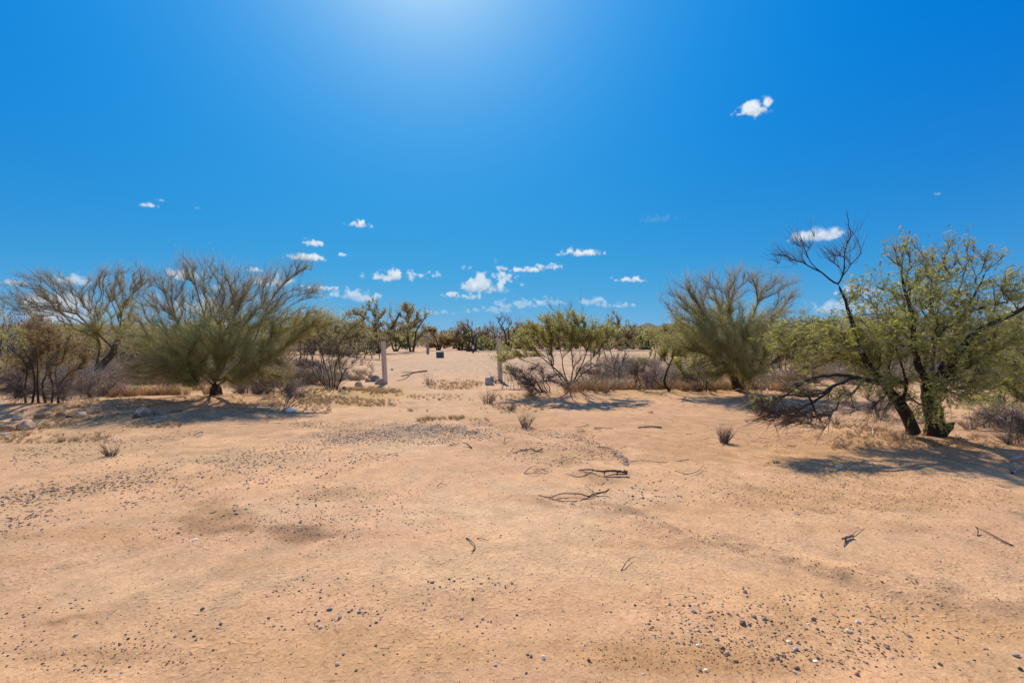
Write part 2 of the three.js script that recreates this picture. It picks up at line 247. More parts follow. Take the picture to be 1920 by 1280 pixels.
{
  const axis = (near, step, grow, far) => { const v = []; for (let x = 0; x < near; x += step) v.push(x); let s = step, x = near; while (x < far) { v.push(x); s *= grow; x += s; } v.push(far); return v; };
  const hx = axis(6, 0.06, 1.06, 9000), X = [...hx.slice(1).reverse().map((x) => -x), ...hx];
  const hz = axis(9.5, 0.055, 1.055, 9000).filter((z) => z > 1.4 || Math.round(z / 0.055) % 8 === 0), Z = [60, 20, 8, 3, 1, ...hz.map((z) => -z)];
  const nx = X.length, nz = Z.length, P = new Float32Array(nx * nz * 3), C = new Float32Array(nx * nz * 3), U = new Float32Array(nx * nz * 2), I = new Uint32Array((nx - 1) * (nz - 1) * 6), s = [0, 0, 0];
  for (let j = 0, o = 0; j < nz; j++) for (let i = 0; i < nx; i++, o++) {
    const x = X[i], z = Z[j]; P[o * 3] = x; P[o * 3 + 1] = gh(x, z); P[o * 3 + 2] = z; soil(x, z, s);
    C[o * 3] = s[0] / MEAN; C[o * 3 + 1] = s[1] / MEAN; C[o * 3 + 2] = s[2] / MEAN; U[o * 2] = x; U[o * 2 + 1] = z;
  }
  for (let j = 0, o = 0; j < nz - 1; j++) for (let i = 0; i < nx - 1; i++) { const a = j * nx + i, b = a + nx; I[o++] = a; I[o++] = a + 1; I[o++] = b; I[o++] = a + 1; I[o++] = b + 1; I[o++] = b; }
  const g = new THREE.BufferGeometry(); g.setAttribute('position', new THREE.BufferAttribute(P, 3)); g.setAttribute('color', new THREE.BufferAttribute(C, 3)); g.setAttribute('uv', new THREE.BufferAttribute(U, 2)); g.setIndex(new THREE.BufferAttribute(I, 1)); g.computeVertexNormals();
  const m = new THREE.MeshStandardMaterial({ vertexColors: true, map: sandColour, bumpMap: sandBump, bumpScale: 0.0095, roughness: 0.97 });
  const o = part('ground', g, m, scene); o.userData.kind = 'structure'; o.userData.label = 'bare sandy desert ground with gravelly patches';
}
// far hills: low dark ridges beyond the scrub and one blue mountain at the horizon
function hill(pts, d, thick, m, label) {
  const g = new Geo(), rng = rngOf(Math.round(d) + pts.length), n = 90, rows = 7, x0 = pts[0][0], x1 = pts[pts.length - 1][0];
  const hAt = (px) => { let i = 0; while (i < pts.length - 2 && pts[i + 1][0] < px) i++; const [a, b] = [pts[i], pts[i + 1]]; return lerp(a[1], b[1], sstep(0, 1, (px - a[0]) / (b[0] - a[0]))); };
  for (let j = 0; j <= rows; j++) for (let i = 0; i <= n; i++) {
    const px = lerp(x0, x1, i / n), top = EYE + (HOR - hAt(px)) / F * d, f = j / rows, w = 1 - Math.abs(f * 2 - 1) ** 1.4, x = (px - 960) / F * d, z = -d - (f - 0.5) * thick * 2;
    g.v(x * (1 + (f - 0.5) * 0.1), -2 + (top + 2) * w * (0.9 + 0.2 * fbm(x / d * 30 + f * 3, f * 5 + d, 3)) * (f === 0.5 ? 1 : 0.97), z, 0, 1, 0, [1, 1, 1].map(() => 0.8 + 0.4 * rng()));
  }
  for (let j = 0; j < rows; j++) for (let i = 0; i < n; i++) { const a = j * (n + 1) + i, b = a + n + 1; g.t(a, a + 1, b); g.t(a + 1, b + 1, b); }
  const geo = g.build(); geo.computeVertexNormals(); const o = part('hill', geo, m, scene); o.userData.kind = 'structure'; o.userData.label = label;
}
const hillM = new THREE.MeshStandardMaterial({ color: new THREE.Color().setRGB(.105, .085, .055), vertexColors: true, roughness: 1 });
hill([[-700, 640], [-300, 628], [0, 611], [60, 606], [160, 604], [420, 622], [620, 640]], 620, 160, hillM, 'low dark ridge behind the scrub at far left');
hill([[1430, 640], [1540, 600], [1600, 591], [1700, 590], [1850, 592], [2100, 606], [2500, 640]], 560, 160, hillM, 'flat topped dark ridge behind the mesquite at right');
hill([[1130, 640], [1180, 615], [1197, 608], [1212, 604], [1230, 610], [1250, 606], [1330, 612], [1420, 640]], 7000, 900, hillM, 'small far mountain on the horizon right of centre');


// ------------------------------------------------------------------ trees and shrubs
const barkM = new THREE.MeshStandardMaterial({ vertexColors: true, roughness: 0.95 });
const twigM = new THREE.MeshPhysicalMaterial({ vertexColors: true, roughness: 1, transmission: 0.45, thickness: 0 });
const leafM = new THREE.MeshPhysicalMaterial({ vertexColors: true, roughness: 1, transmission: 0.58, thickness: 0, side: THREE.DoubleSide });
const STYLES = {
  wispUp: { per: 10, len: .46, r: .0022, spread: .85, up: .55, out: .35, bend: .25, droop: 0, spike: true, a: [.44, .34, .13], b: [.30, .215, .095], along: 5, leaf: { kind: 'blade', per: .9, len: .034, wid: .009, a: [.62, .51, .13], b: [.46, .38, .10] } },
  wispMid: { per: 36, len: .36, r: .0026, spread: 1.1, up: .2, out: .45, bend: .3, droop: -.1, spike: true, a: [.55, .485, .15], b: [.40, .345, .11], along: 7, leaf: { kind: 'blade', per: 2.2, len: .036, wid: .011, a: [.64, .58, .14], b: [.47, .43, .11] } },
  wispLow: { per: 34, len: .44, r: .0026, spread: .7, up: -.1, out: .8, bend: .25, droop: -.25, spike: true, a: [.50, .41, .135], b: [.36, .29, .09], along: 7, leaf: { kind: 'blade', per: 2, len: .036, wid: .011, a: [.62, .52, .13], b: [.46, .38, .10] } },
  bare: { per: 7, len: .34, r: .0026, spread: .6, up: .3, out: .6, bend: .3, droop: 0, a: [.20, .13, .085], b: [.12, .078, .05], along: 3 },
  deadTangle: { per: 18, len: .30, r: .0026, spread: 1.3, up: .05, out: .3, bend: .7, droop: -.1, a: [.38, .275, .21], b: [.22, .15, .11], along: 5 },
  rust: { per: 18, len: .26, r: .0024, spread: .9, up: .3, out: .5, bend: .35, droop: 0, a: [.40, .235, .08], b: [.26, .155, .065], along: 5, leaf: { kind: 'blade', per: 4, len: .04, wid: .016, a: [0.331, 0.209, 0.0576], b: [0.259, 0.194, 0.0648] } },
  mesquite: { per: 3.7, len: .28, r: .0026, spread: .8, up: .1, out: .7, bend: .35, droop: -.1, a: [.24, .18, .085], b: [.15, .105, .055], along: 4, leaf: { kind: 'pinna', per: 3.2, len: .09, wid: .022, pairs: 5, a: [0.425, 0.408, 0.0765], b: [0.289, 0.297, 0.0595] } },
  mesquiteTop: { per: 4, len: .26, r: .0026, spread: .6, up: .35, out: .6, bend: .3, droop: 0, a: [.24, .18, .085], b: [.15, .105, .055], along: 3, leaf: { kind: 'pinna', per: 2.4, len: .075, wid: .018, pairs: 5, a: [0.357, 0.365, 0.085], b: [0.34, 0.289, 0.085] } },
  greenShrub: { per: 8, len: .26, r: .0024, spread: .7, up: .35, out: .5, bend: .3, droop: 0, a: [.24, .18, .08], b: [.15, .105, .055], along: 4, leaf: { kind: 'blade', per: 7, len: .05, wid: .017, a: [.50, .455, .10], b: [.34, .32, .075] } },
  olive: { per: 16, len: .30, r: .003, spread: .8, up: .3, out: .5, bend: .3, droop: 0, a: [.38, .31, .13], b: [.25, .195, .09], along: 5, leaf: { kind: 'blade', per: 3, len: .06, wid: .023, a: [0.317, 0.274, 0.09], b: [0.216, 0.191, 0.0648] } },
  farOlive: { spike: true, per: 9, len: .8, r: .010, spread: .8, up: .4, out: .4, bend: .3, droop: 0, a: [0.461, 0.362, 0.182], b: [0.296, 0.231, 0.123], along: 5, leaf: { kind: 'blade', per: 4, len: .25, wid: .09, a: [0.377, 0.322, 0.113], b: [0.266, 0.224, 0.087] } },
  farGreen: { spike: true, per: 8, len: .7, r: .009, spread: .8, up: .3, out: .5, bend: .3, droop: 0, a: [0.461, 0.395, 0.165], b: [0.296, 0.248, 0.115], along: 5, leaf: { kind: 'blade', per: 4.5, len: .25, wid: .09, a: [0.449, 0.439, 0.143], b: [0.306, 0.317, 0.102] } },
  farDark: { spike: true, per: 8, len: .75, r: .010, spread: .8, up: .35, out: .5, bend: .3, droop: 0, a: [0.296, 0.215, 0.123], b: [0.198, 0.14, 0.0824], along: 5, leaf: { kind: 'blade', per: 4, len: .23, wid: .085, a: [0.415, 0.348, 0.134], b: [0.305, 0.244, 0.104] } },
  farRust: { spike: true, per: 9, len: .7, r: .010, spread: .9, up: .3, out: .5, bend: .3, droop: 0, a: [0.511, 0.321, 0.14], b: [0.346, 0.222, 0.115], along: 5, leaf: { kind: 'blade', per: 4, len: .24, wid: .09, a: [0.409, 0.271, 0.087], b: [0.317, 0.24, 0.087] } },
  farBare: { spike: true, per: 14, len: .9, r: .012, spread: .6, up: .5, out: .4, bend: .3, droop: 0, a: [0.362, 0.272, 0.206], b: [0.239, 0.173, 0.14], along: 5 },
};
function grow(S) {
  const rng = rngOf(S.seed), d = S.d ?? depthOf(S.base[1]), [bx, bz] = [(S.base[0] - 960) / F * d, -d], by = gh(bx, bz) - 0.03;
  const drop = (EYE - (S.base[1] - HOR) / F * d);                                     // where the photograph's base pixel lies at that depth
  const loc = (px, py, dz = 0) => { const p = at(px, py, d - dz); return [p.x - bx, p.y - drop + 0.03, p.z - bz]; };
  const X = [], Y = [], Z = [], par = [], len = [], rad = [], limbOf = [], dirs = [];
  const add = (x, y, z, p, r, l) => { const i = X.length; X.push(x); Y.push(y); Z.push(z); par.push(p); rad.push(r); limbOf.push(l); const dx = p < 0 ? 0 : x - X[p], dy = p < 0 ? 1 : y - Y[p], dz = p < 0 ? 0 : z - Z[p], q = Math.hypot(dx, dy, dz) || 1; dirs.push([dx / q, dy / q, dz / q]); len.push(p < 0 ? 0 : len[p] + q * (p < 0 ? 0 : 1)); return i; };
  const step = S.step ?? 0.16, crook = S.crook ?? 0.18;
  S.limbs.forEach((L, li) => {
    const pts = L.p.map((q) => V(...loc(q[0], q[1], q[2] ?? 0))), cv = new THREE.CatmullRomCurve3(pts, false, 'centripetal'), n = Math.max(2, Math.round(cv.getLength() / step));
    let prev = -1;
    if (li && !L.root) { let m = 1e9; for (let i = 0; i < X.length; i++) { const q = (X[i] - pts[0].x) ** 2 + (Y[i] - pts[0].y) ** 2 + (Z[i] - pts[0].z) ** 2; if (q < m) { m = q; prev = i; } } }
    for (let i = prev < 0 ? 0 : 1; i <= n; i++) { const p = cv.getPointAt(i / n), j = i && i < n ? step * crook * 0.7 : 0; prev = add(p.x + (rng() - .5) * j, p.y + (rng() - .5) * j, p.z + (rng() - .5) * j, prev, lerp(L.r[0], L.r[1], (i / n) ** 0.8), li); }
  });
  const tips = [];
  for (const [px, py, rx, ry, dz, rz, n, st] of S.clumps) for (let k = 0; k < n; k++) {
    let a, b, c, q; do { a = rng() * 2 - 1; b = rng() * 2 - 1; c = rng() * 2 - 1; q = a * a + b * b + c * c; } while (q > 1 || q < 0.02 || rng() > 0.35 + q);
    const p = loc(px + a * rx, py + b * ry, dz + c * rz); if (p[1] < 0.06) p[1] = 0.06 + rng() * 0.1; tips.push([...p, STYLES[st], Math.hypot(p[0], p[1], p[2])]);
  }
  tips.sort((a, b) => a[4] - b[4]);
  const ends = [];
  const minLen = S.clear ?? 0.3, al = S.align ?? 0.5, reach = S.reach ?? 0.12;
  for (const t of tips) {
    let best = 0, m = 1e9;
    for (let i = 0; i < X.length; i++) {
      if (len[i] < minLen && i) continue; const dx = t[0] - X[i], dy = t[1] - Y[i], dz = t[2] - Z[i], q = Math.sqrt(dx * dx + dy * dy + dz * dz); if (q > m) continue;
      const D = dirs[i], cs = (dx * D[0] + dy * D[1] + dz * D[2]) / (q + 1e-6), cost = q * (1.2 + al * (0.3 - cs)) + reach * len[i]; if (cost < m) { m = cost; best = i; }
    }
    const dx = t[0] - X[best], dy = t[1] - Y[best], dz = t[2] - Z[best], q = Math.hypot(dx, dy, dz), D = dirs[best], n = Math.max(1, Math.round(q / step)), x0 = X[best], y0 = Y[best], z0 = Z[best];
    const cx = x0 + (dx * .35 + D[0] * q * .3), cy = y0 + (dy * .35 + D[1] * q * .3 + (S.rise ?? 0) * q), cz = z0 + (dz * .35 + D[2] * q * .3);
    let prev = best;
    for (let i = 1; i <= n; i++) { const u = i / n, w = 1 - u, j = i < n ? step * crook : 0; prev = add(w * w * x0 + 2 * w * u * cx + u * u * t[0] + (rng() - .5) * j, w * w * y0 + 2 * w * u * cy + u * u * t[1] + (rng() - .5) * j, w * w * z0 + 2 * w * u * cz + u * u * t[2] + (rng() - .5) * j, prev, 0, -1); }
    ends.push([prev, t[3]]);
  }
  const N = X.length, e = 2.4, acc = new Float64Array(N), kids = Array.from({ length: N }, () => []), tipR = S.tipR ?? 0.004;
  for (let i = N - 1; i >= 0; i--) { const r = Math.max(tipR, Math.pow(acc[i], 1 / e)); rad[i] = limbOf[i] >= 0 ? Math.max(rad[i], Math.min(r, rad[i] * 1.3)) : r; if (par[i] >= 0) { acc[par[i]] += Math.pow(limbOf[i] >= 0 ? r : rad[i], e); kids[par[i]].push(i); } }
  const meshes = S.limbs.map(() => new Geo()), rests = new Map(), rootOf = X.map(() => 0), bark = S.bark ?? [.055, .04, .03], fine = S.fine ?? bark, tube = (g, ids, k) => {
    const P = ids.map((i) => [X[i], Y[i], Z[i]]), R = ids.map((i) => rad[i]); if (k) R[0] = Math.min(R[0], R[1] * 1.25);
    const r = Math.max(...R); let c = limbOf[ids[ids.length - 1]] >= 0 ? bark : fine; const v = 0.8 + 0.4 * rng(); c = [c[0] * v, c[1] * v, c[2] * v];
    if (R.length) R[R.length - 1] = Math.min(R[R.length - 1], tipR * 0.8);
    g.tube(P, R, r > 0.035 ? 9 : r > 0.012 ? 5 : 3, c, rng, r > 0.02 ? 0.28 : 0);
  };
  for (let i = 0; i < N; i++) rootOf[i] = par[i] < 0 ? i : rootOf[par[i]];
  const restFor = (i) => { if (!rests.has(rootOf[i])) rests.set(rootOf[i], new Geo(8000)); return rests.get(rootOf[i]); };
  const stack = []; for (let i = 0; i < N; i++) if (par[i] < 0) stack.push([i, -1]);
  while (stack.length) {
    let [i, from] = stack.pop(); const ids = from >= 0 ? [from, i] : [i]; const li = limbOf[i];
    for (;;) { const K = kids[i]; if (!K.length) break; let main = K[0]; for (const k of K) if ((limbOf[k] === li && limbOf[main] !== li) || ((limbOf[k] === li) === (limbOf[main] === li) && rad[k] > rad[main])) main = k; for (const k of K) if (k !== main) stack.push([k, i]); if (limbOf[main] !== limbOf[i] && li >= 0) { stack.push([main, i]); break; } ids.push(main); i = main; }
    if (ids.length > 1) tube(li >= 0 ? meshes[li] : restFor(i), ids, from >= 0);
  }
  const tw = new Geo(60000), lf = new Geo(60000), cy0 = S.heart ? loc(...S.heart) : loc(S.base[0], (S.base[1] * 2 + Math.min(...S.clumps.map((c) => c[1]))) / 3), k3 = [0, 0, 0];
  const tint = (a, b) => { const t = rng(), v = 0.72 + 0.56 * rng(); return [lerp(a[0], b[0], t) * v, lerp(a[1], b[1], t) * v, lerp(a[2], b[2], t) * v]; };
  const norm = (a) => { const q = Math.hypot(a[0], a[1], a[2]) || 1; a[0] /= q; a[1] /= q; a[2] /= q; return a; }, ball = () => { let a, b, c; do { a = rng() * 2 - 1; b = rng() * 2 - 1; c = rng() * 2 - 1; } while (a * a + b * b + c * c > 1); return [a, b, c]; };
  for (const [end, st] of ends) {
    for (let k = Math.round(st.per * (0.6 + 0.8 * rng()) * (S.density ?? 1)); k > 0; k--) {
      let i = end; for (let h = Math.floor(rng() * st.along); h > 0 && par[i] >= 0 && (limbOf[par[i]] < 0 || rad[par[i]] < 0.014); h--) i = par[i];
      const p = par[i] < 0 ? i : par[i], f = rng(), x = lerp(X[p], X[i], f), y = lerp(Y[p], Y[i], f), z = lerp(Z[p], Z[i], f), D = dirs[i], o = norm([x - cy0[0], y - cy0[1], z - cy0[2]]), b = ball();
      const w = norm([D[0] * .6 + o[0] * st.out + b[0] * st.spread, D[1] * .6 + o[1] * st.out + b[1] * st.spread + st.up, D[2] * .6 + o[2] * st.out + b[2] * st.spread]), L = st.len * (0.45 + 0.9 * rng()), c = ball();
      const tc = tint(st.a, st.b), m = st.spike ? tw.spike(x, y, z, w[0], w[1], w[2], L, st.r * (0.9 + 0.6 * rng()), tc) : tw.twig(x, y, z, w[0], w[1], w[2], L, st.r * (0.8 + 0.5 * rng()), c[0] * st.bend, c[1] * st.bend + st.droop, c[2] * st.bend, tc);
      if (!st.leaf) continue;
      for (let q = st.leaf.per * (0.5 + rng()) * (S.leafy ?? 1); q > rng(); q--) {
        const u = 0.15 + 0.85 * rng(), h = u < .5, lx = h ? lerp(x, m[0], u * 2) : m[0] + m[3] * L * (u - .5), ly = h ? lerp(y, m[1], u * 2) : m[1] + m[4] * L * (u - .5), lz = h ? lerp(z, m[2], u * 2) : m[2] + m[5] * L * (u - .5), n = ball(), a = norm([w[0] * .5 + n[0], w[1] * .5 + n[1] * .8, w[2] * .5 + n[2]]), T = tint(st.leaf.a, st.leaf.b), ll = st.leaf.len * (0.7 + .6 * rng()) * (S.leafSize ?? 1);
        if (st.leaf.kind === 'blade') lf.blade(lx, ly, lz, a[0], a[1], a[2], ll, st.leaf.wid * (S.leafSize ?? 1), rng, T); else lf.pinna(lx, ly, lz, a[0], a[1], a[2], ll, st.leaf.wid, st.leaf.pairs, rng, T);
      }
    }
  }
  const root = thing(S.name, S.label, S.category, [bx, by, bz], 0, S.group);
  S.limbs.forEach((L, li) => { if (meshes[li].ni) part(L.part ?? (L.root || !li ? 'trunk' : 'limb'), meshes[li].build(), barkM, root); });
  for (const g of rests.values()) part('branches', g.build(), barkM, root);
  if (tw.ni) part(lf.ni ? 'twigs' : 'crown', tw.build(), twigM, root);
  if (lf.ni) part('crown', lf.build(), leafM, root);
  stats.push([S.name, [...rests.values()].reduce((t, g) => t + g.ni / 3, 0) | 0, tw.ni / 3 | 0, lf.ni / 3 | 0]);
  return root;
}
const stats = [];
// a shrub or far tree told by its outline in the photograph: base, top, width, stems; its clumps of foliage are strewn through that outline
function bush(B) {
  const rng = rngOf(B.seed), d = B.d ?? depthOf(B.base), u = F / d, h = B.base - B.top, limbs = [], clumps = [], lean = B.lean ?? 0, c0 = B.crownFrom ?? 0.3;
  for (let k = 0; k < B.stems; k++) {
    const a = B.stems === 1 ? 0 : (k / (B.stems - 1) - 0.5) * 2, w = B.w * 0.36, top = B.base - h * (0.55 + 0.25 * rng()), dz = (rng() - 0.5) * B.w / u * 0.6, x0 = B.px + a * (B.foot ?? 0.03) * B.w;
    const x1 = B.px + lean * B.w * .5 + a * w * 0.4, x2 = B.px + lean * B.w + a * w;
    limbs.push({ root: true, p: [[x0, B.base, 0], [lerp(x0, x1, .6) + (rng() - .5) * B.w * .06, B.base - h * 0.2, dz * .3], [x1 + (rng() - .5) * B.w * .1, B.base - h * 0.42, dz * .7], [x2, top, dz]], r: [B.r ?? 0.028, (B.r ?? 0.028) * 0.3] });
  }
  const n = B.clumps ?? 9;
  for (let k = 0; k < n; k++) {
    const a = (k + 0.5) / n * 2 - 1, f = rng(), y = B.base - h * lerp(c0, 0.88, f), env = Math.sqrt(Math.max(0.1, 1 - Math.max(0, (f - 0.35) / 0.75) ** 2));
    clumps.push([B.px + lean * B.w * f + a * B.w * 0.4 * env + (rng() - .5) * B.w * .1, y, B.w * (0.12 + 0.1 * rng()), h * (0.10 + 0.1 * rng()), (rng() - .5) * B.w / u * .7, B.w / u * 0.14, Math.round(B.tips / n * (0.6 + .8 * rng())), B.style2 && f < (B.split ?? 0.4) ? B.style2 : B.style]);
  }
  return grow({ seed: B.seed + 1, name: B.name, label: B.label, category: B.category, group: B.group, d, base: [B.px, B.base], limbs, clumps, step: B.step ?? 0.16, tipR: B.tipR, bark: B.bark, fine: B.fine, density: B.density, leafy: B.leafy, leafSize: B.leafSize, clear: B.clear ?? 0.1, crook: B.crook });
}
const GREY = [.10, .075, .06], DARK = [.05, .036, .028], BLACK = [.028, .02, .016], OLIVEBARK = [.13, .11, .055];

// the broad wispy tree at left
grow({ seed: 11, reach: .6, crook: .11, align: .15, name: 'wispy_tree', category: 'tree', label: 'broad wispy olive tree at left, short dark trunk, twigs sweeping almost to the ground', base: [405, 752], heart: [405, 690], bark: DARK, fine: [.13, .10, .05], tipR: .0028, rise: .05,
  limbs: [{ p: [[405, 752], [404, 738], [402, 726]], r: [0.17, 0.104] }, { p: [[402, 726], [385, 700, .2], [350, 650, .4], [318, 590, .3], [305, 545, .2]], r: [0.0317, 0.00792] }, { p: [[402, 728], [405, 690, -.2], [392, 630, -.3], [372, 570, -.3], [358, 515, -.2]], r: [0.0317, 0.00713] },
    { p: [[404, 727], [422, 690, .1], [430, 640, .3], [438, 580, .2], [420, 520, 0]], r: [0.0317, 0.00713] }, { p: [[405, 730], [440, 702, -.1], [475, 650, -.4], [500, 590, -.6], [530, 545, -.6], [580, 508, -.6]], r: [0.0356, 0.00634] }, { p: [[404, 735], [438, 718, .4], [500, 690, .7], [560, 640, .6], [610, 600, .4]], r: [0.0277, 0.00554] },
    { p: [[402, 733], [370, 712, .4], [310, 690, .8], [255, 685, .8]], r: [0.0238, 0.00475] }, { p: [[404, 730], [410, 690, .9], [420, 640, 1.5], [440, 600, 1.7]], r: [0.0238, 0.00475] }, { p: [[402, 730], [380, 690, -.9], [360, 620, -1.5], [350, 570, -1.6]], r: [0.0238, 0.00475] }, { p: [[498, 600, -.6], [545, 585, -.5], [600, 548, -.4]], r: [0.0119, 0.00396] }],
  clumps: [[285, 702, 66, 22, .6, .8, 101, 'wispLow'], [330, 690, 60, 26, .8, .8, 81, 'wispLow'], [265, 650, 50, 28, .1, .9, 65, 'wispMid'], [310, 640, 60, 35, .6, .9, 94, 'wispMid'], [360, 650, 60, 45, 1.2, .7, 89, 'wispMid'], [410, 640, 70, 50, 1.3, .6, 108, 'wispMid'], [400, 620, 80, 45, -.8, .8, 81, 'wispMid'], [460, 680, 60, 40, 1.2, .7, 86, 'wispMid'], [440, 715, 60, 18, 1.0, .6, 46, 'wispLow'], [355, 715, 55, 18, 1.0, .6, 54, 'wispLow'], [490, 630, 60, 45, .6, .8, 94, 'wispMid'], [550, 615, 60, 34, .3, .7, 81, 'wispMid'], [600, 610, 38, 22, .2, .5, 35, 'wispMid'], [510, 700, 46, 26, .6, .6, 40, 'wispLow'],
    [300, 565, 48, 41, .2, .7, 69, 'wispUp'], [262, 590, 38, 34, 0, .6, 46, 'wispUp'], [340, 540, 48, 41, 0, .7, 75, 'wispUp'], [350, 512, 26, 26, -.2, .4, 31, 'wispUp'], [395, 515, 34, 29, -.1, .5, 40, 'wispUp'], [420, 550, 55, 36, .2, .7, 92, 'wispUp'], [460, 545, 48, 36, -.2, .6, 75, 'wispUp'], [500, 560, 43, 36, -.5, .6, 69, 'wispUp'], [520, 530, 31, 26, -.6, .5, 40, 'wispUp'], [560, 515, 29, 17, -.6, .3, 35, 'wispUp'], [580, 560, 41, 14, -.3, .4, 40, 'wispUp'], [380, 580, 84, 31, .2, .9, 126, 'wispUp'], [470, 585, 72, 31, .2, .9, 115, 'wispUp']] });
// the leaning tree behind it
grow({ seed: 12, reach: .45, crook: .13, align: .2, name: 'wispy_tree', category: 'tree', label: 'thin crowned tree with leaning grey trunk and forked limbs behind the far left bushes', base: [168, 716], d: 20.6, heart: [190, 660], bark: [.075, .06, .045], fine: [.12, .095, .055], tipR: .0036, step: .2, 
  limbs: [{ p: [[168, 716], [188, 688], [212, 660], [222, 632], [226, 612]], r: [0.17, 0.088] }, { p: [[212, 655], [185, 630, .3], [150, 605, .4], [118, 590, .4], [108, 570, .4], [104, 548, .4]], r: [0.0396, 0.0119] }, { p: [[108, 575, .4], [80, 575, .5], [40, 580, .6], [10, 590, .6]], r: [0.0198, 0.00594] }, { p: [[106, 560, .4], [85, 545, .3], [50, 525, .2], [30, 510, .2]], r: [0.0158, 0.00475] }, { p: [[226, 615], [216, 585, -.2], [205, 560, -.3], [195, 535, -.3]], r: [0.0317, 0.00713] }, { p: [[225, 612], [228, 585, .3], [240, 560, .4], [262, 540, .4], [285, 520, .4]], r: [0.0277, 0.00594] }, { p: [[180, 628, .2], [186, 600, -.5], [200, 572, -.6], [190, 540, -.6]], r: [0.0198, 0.00515] }, { p: [[170, 712], [185, 660, -.4], [178, 620, -.7], [165, 590, -.8]], r: [0.0317, 0.00792] }],
  clumps: [[35, 560, 55, 31, .4, .9, 132, 'wispUp'], [70, 575, 60, 26, .5, .9, 144, 'wispUp'], [90, 535, 41, 29, .3, .7, 115, 'wispUp'], [55, 525, 43, 17, .2, .6, 51, 'wispUp'], [120, 560, 41, 34, .3, .8, 86, 'wispUp'], [165, 560, 48, 38, -.4, .9, 126, 'wispUp'], [200, 530, 41, 31, -.3, .7, 115, 'wispUp'], [240, 535, 46, 31, .3, .8, 126, 'wispUp'], [275, 520, 29, 19, .4, .5, 51, 'wispUp'], [225, 505, 48, 14, 0, .6, 35, 'wispUp'], [215, 590, 50, 34, 0, 1, 68, 'wispMid'], [150, 610, 44, 26, .2, 1, 49, 'wispMid'], [260, 590, 40, 34, .2, 1, 49, 'wispMid'], [200, 630, 50, 20, .4, 1, 32, 'wispMid']] });
// the dense rounded tree right of centre
grow({ seed: 13, reach: .6, crook: .11, align: .15, name: 'wispy_tree', category: 'tree', label: 'dense rounded olive tree with slanting dark trunk, right of centre between sapling and mesquite', base: [1386, 740], heart: [1375, 690], bark: BLACK, fine: [.12, .095, .05], tipR: .003, rise: .05,
  limbs: [{ p: [[1386, 740], [1378, 722], [1372, 706]], r: [0.15, 0.088] }, { p: [[1372, 706], [1352, 680, .3], [1330, 630, .4], [1310, 580, .3], [1290, 550, .2]], r: [0.0317, 0.00713] }, { p: [[1372, 708], [1375, 660, 0], [1370, 600, -.1], [1365, 550, -.2]], r: [0.0356, 0.00713] }, { p: [[1374, 708], [1394, 670, -.2], [1405, 620, -.4], [1420, 575, -.5], [1415, 540, -.5], [1398, 512, -.5]], r: [0.0317, 0.00554] }, { p: [[1374, 706], [1392, 686, .5], [1398, 684, .7], [1440, 682, .9]], r: [0.0238, 0.00554] }, { p: [[1420, 572, -.5], [1450, 560, -.6], [1475, 545, -.7]], r: [0.0119, 0.00396] }, { p: [[1372, 706], [1368, 660, .9], [1360, 610, 1.4]], r: [0.0238, 0.00554] }, { p: [[1372, 706], [1385, 660, -1], [1390, 600, -1.5]], r: [0.0238, 0.00554] }],
  clumps: [[1290, 610, 44, 34, .3, .8, 84, 'wispMid'], [1320, 650, 54, 34, .6, .8, 94, 'wispMid'], [1370, 650, 56, 44, 1.2, .6, 108, 'wispMid'], [1370, 610, 60, 44, .6, .9, 113, 'wispMid'], [1420, 640, 54, 44, .3, .8, 100, 'wispMid'], [1410, 690, 44, 24, .8, .6, 54, 'wispMid'], [1345, 695, 46, 22, .8, .6, 59, 'wispLow'], [1330, 590, 46, 30, -.3, .8, 68, 'wispMid'], [1440, 600, 40, 34, -.4, .7, 62, 'wispMid'], [1270, 640, 36, 24, 0, .6, 40, 'wispMid'],
    [1285, 560, 36, 31, .2, .6, 64, 'wispUp'], [1310, 545, 36, 31, .1, .6, 69, 'wispUp'], [1350, 545, 43, 31, -.2, .6, 86, 'wispUp'], [1385, 540, 31, 31, -.4, .5, 51, 'wispUp'], [1400, 520, 24, 19, -.5, .4, 29, 'wispUp'], [1440, 540, 38, 29, -.6, .5, 69, 'wispUp'], [1475, 545, 29, 24, -.7, .5, 40, 'wispUp'], [1260, 575, 26, 22, .2, .5, 35, 'wispUp'], [1480, 590, 36, 36, -.5, .6, 69, 'wispUp']] });
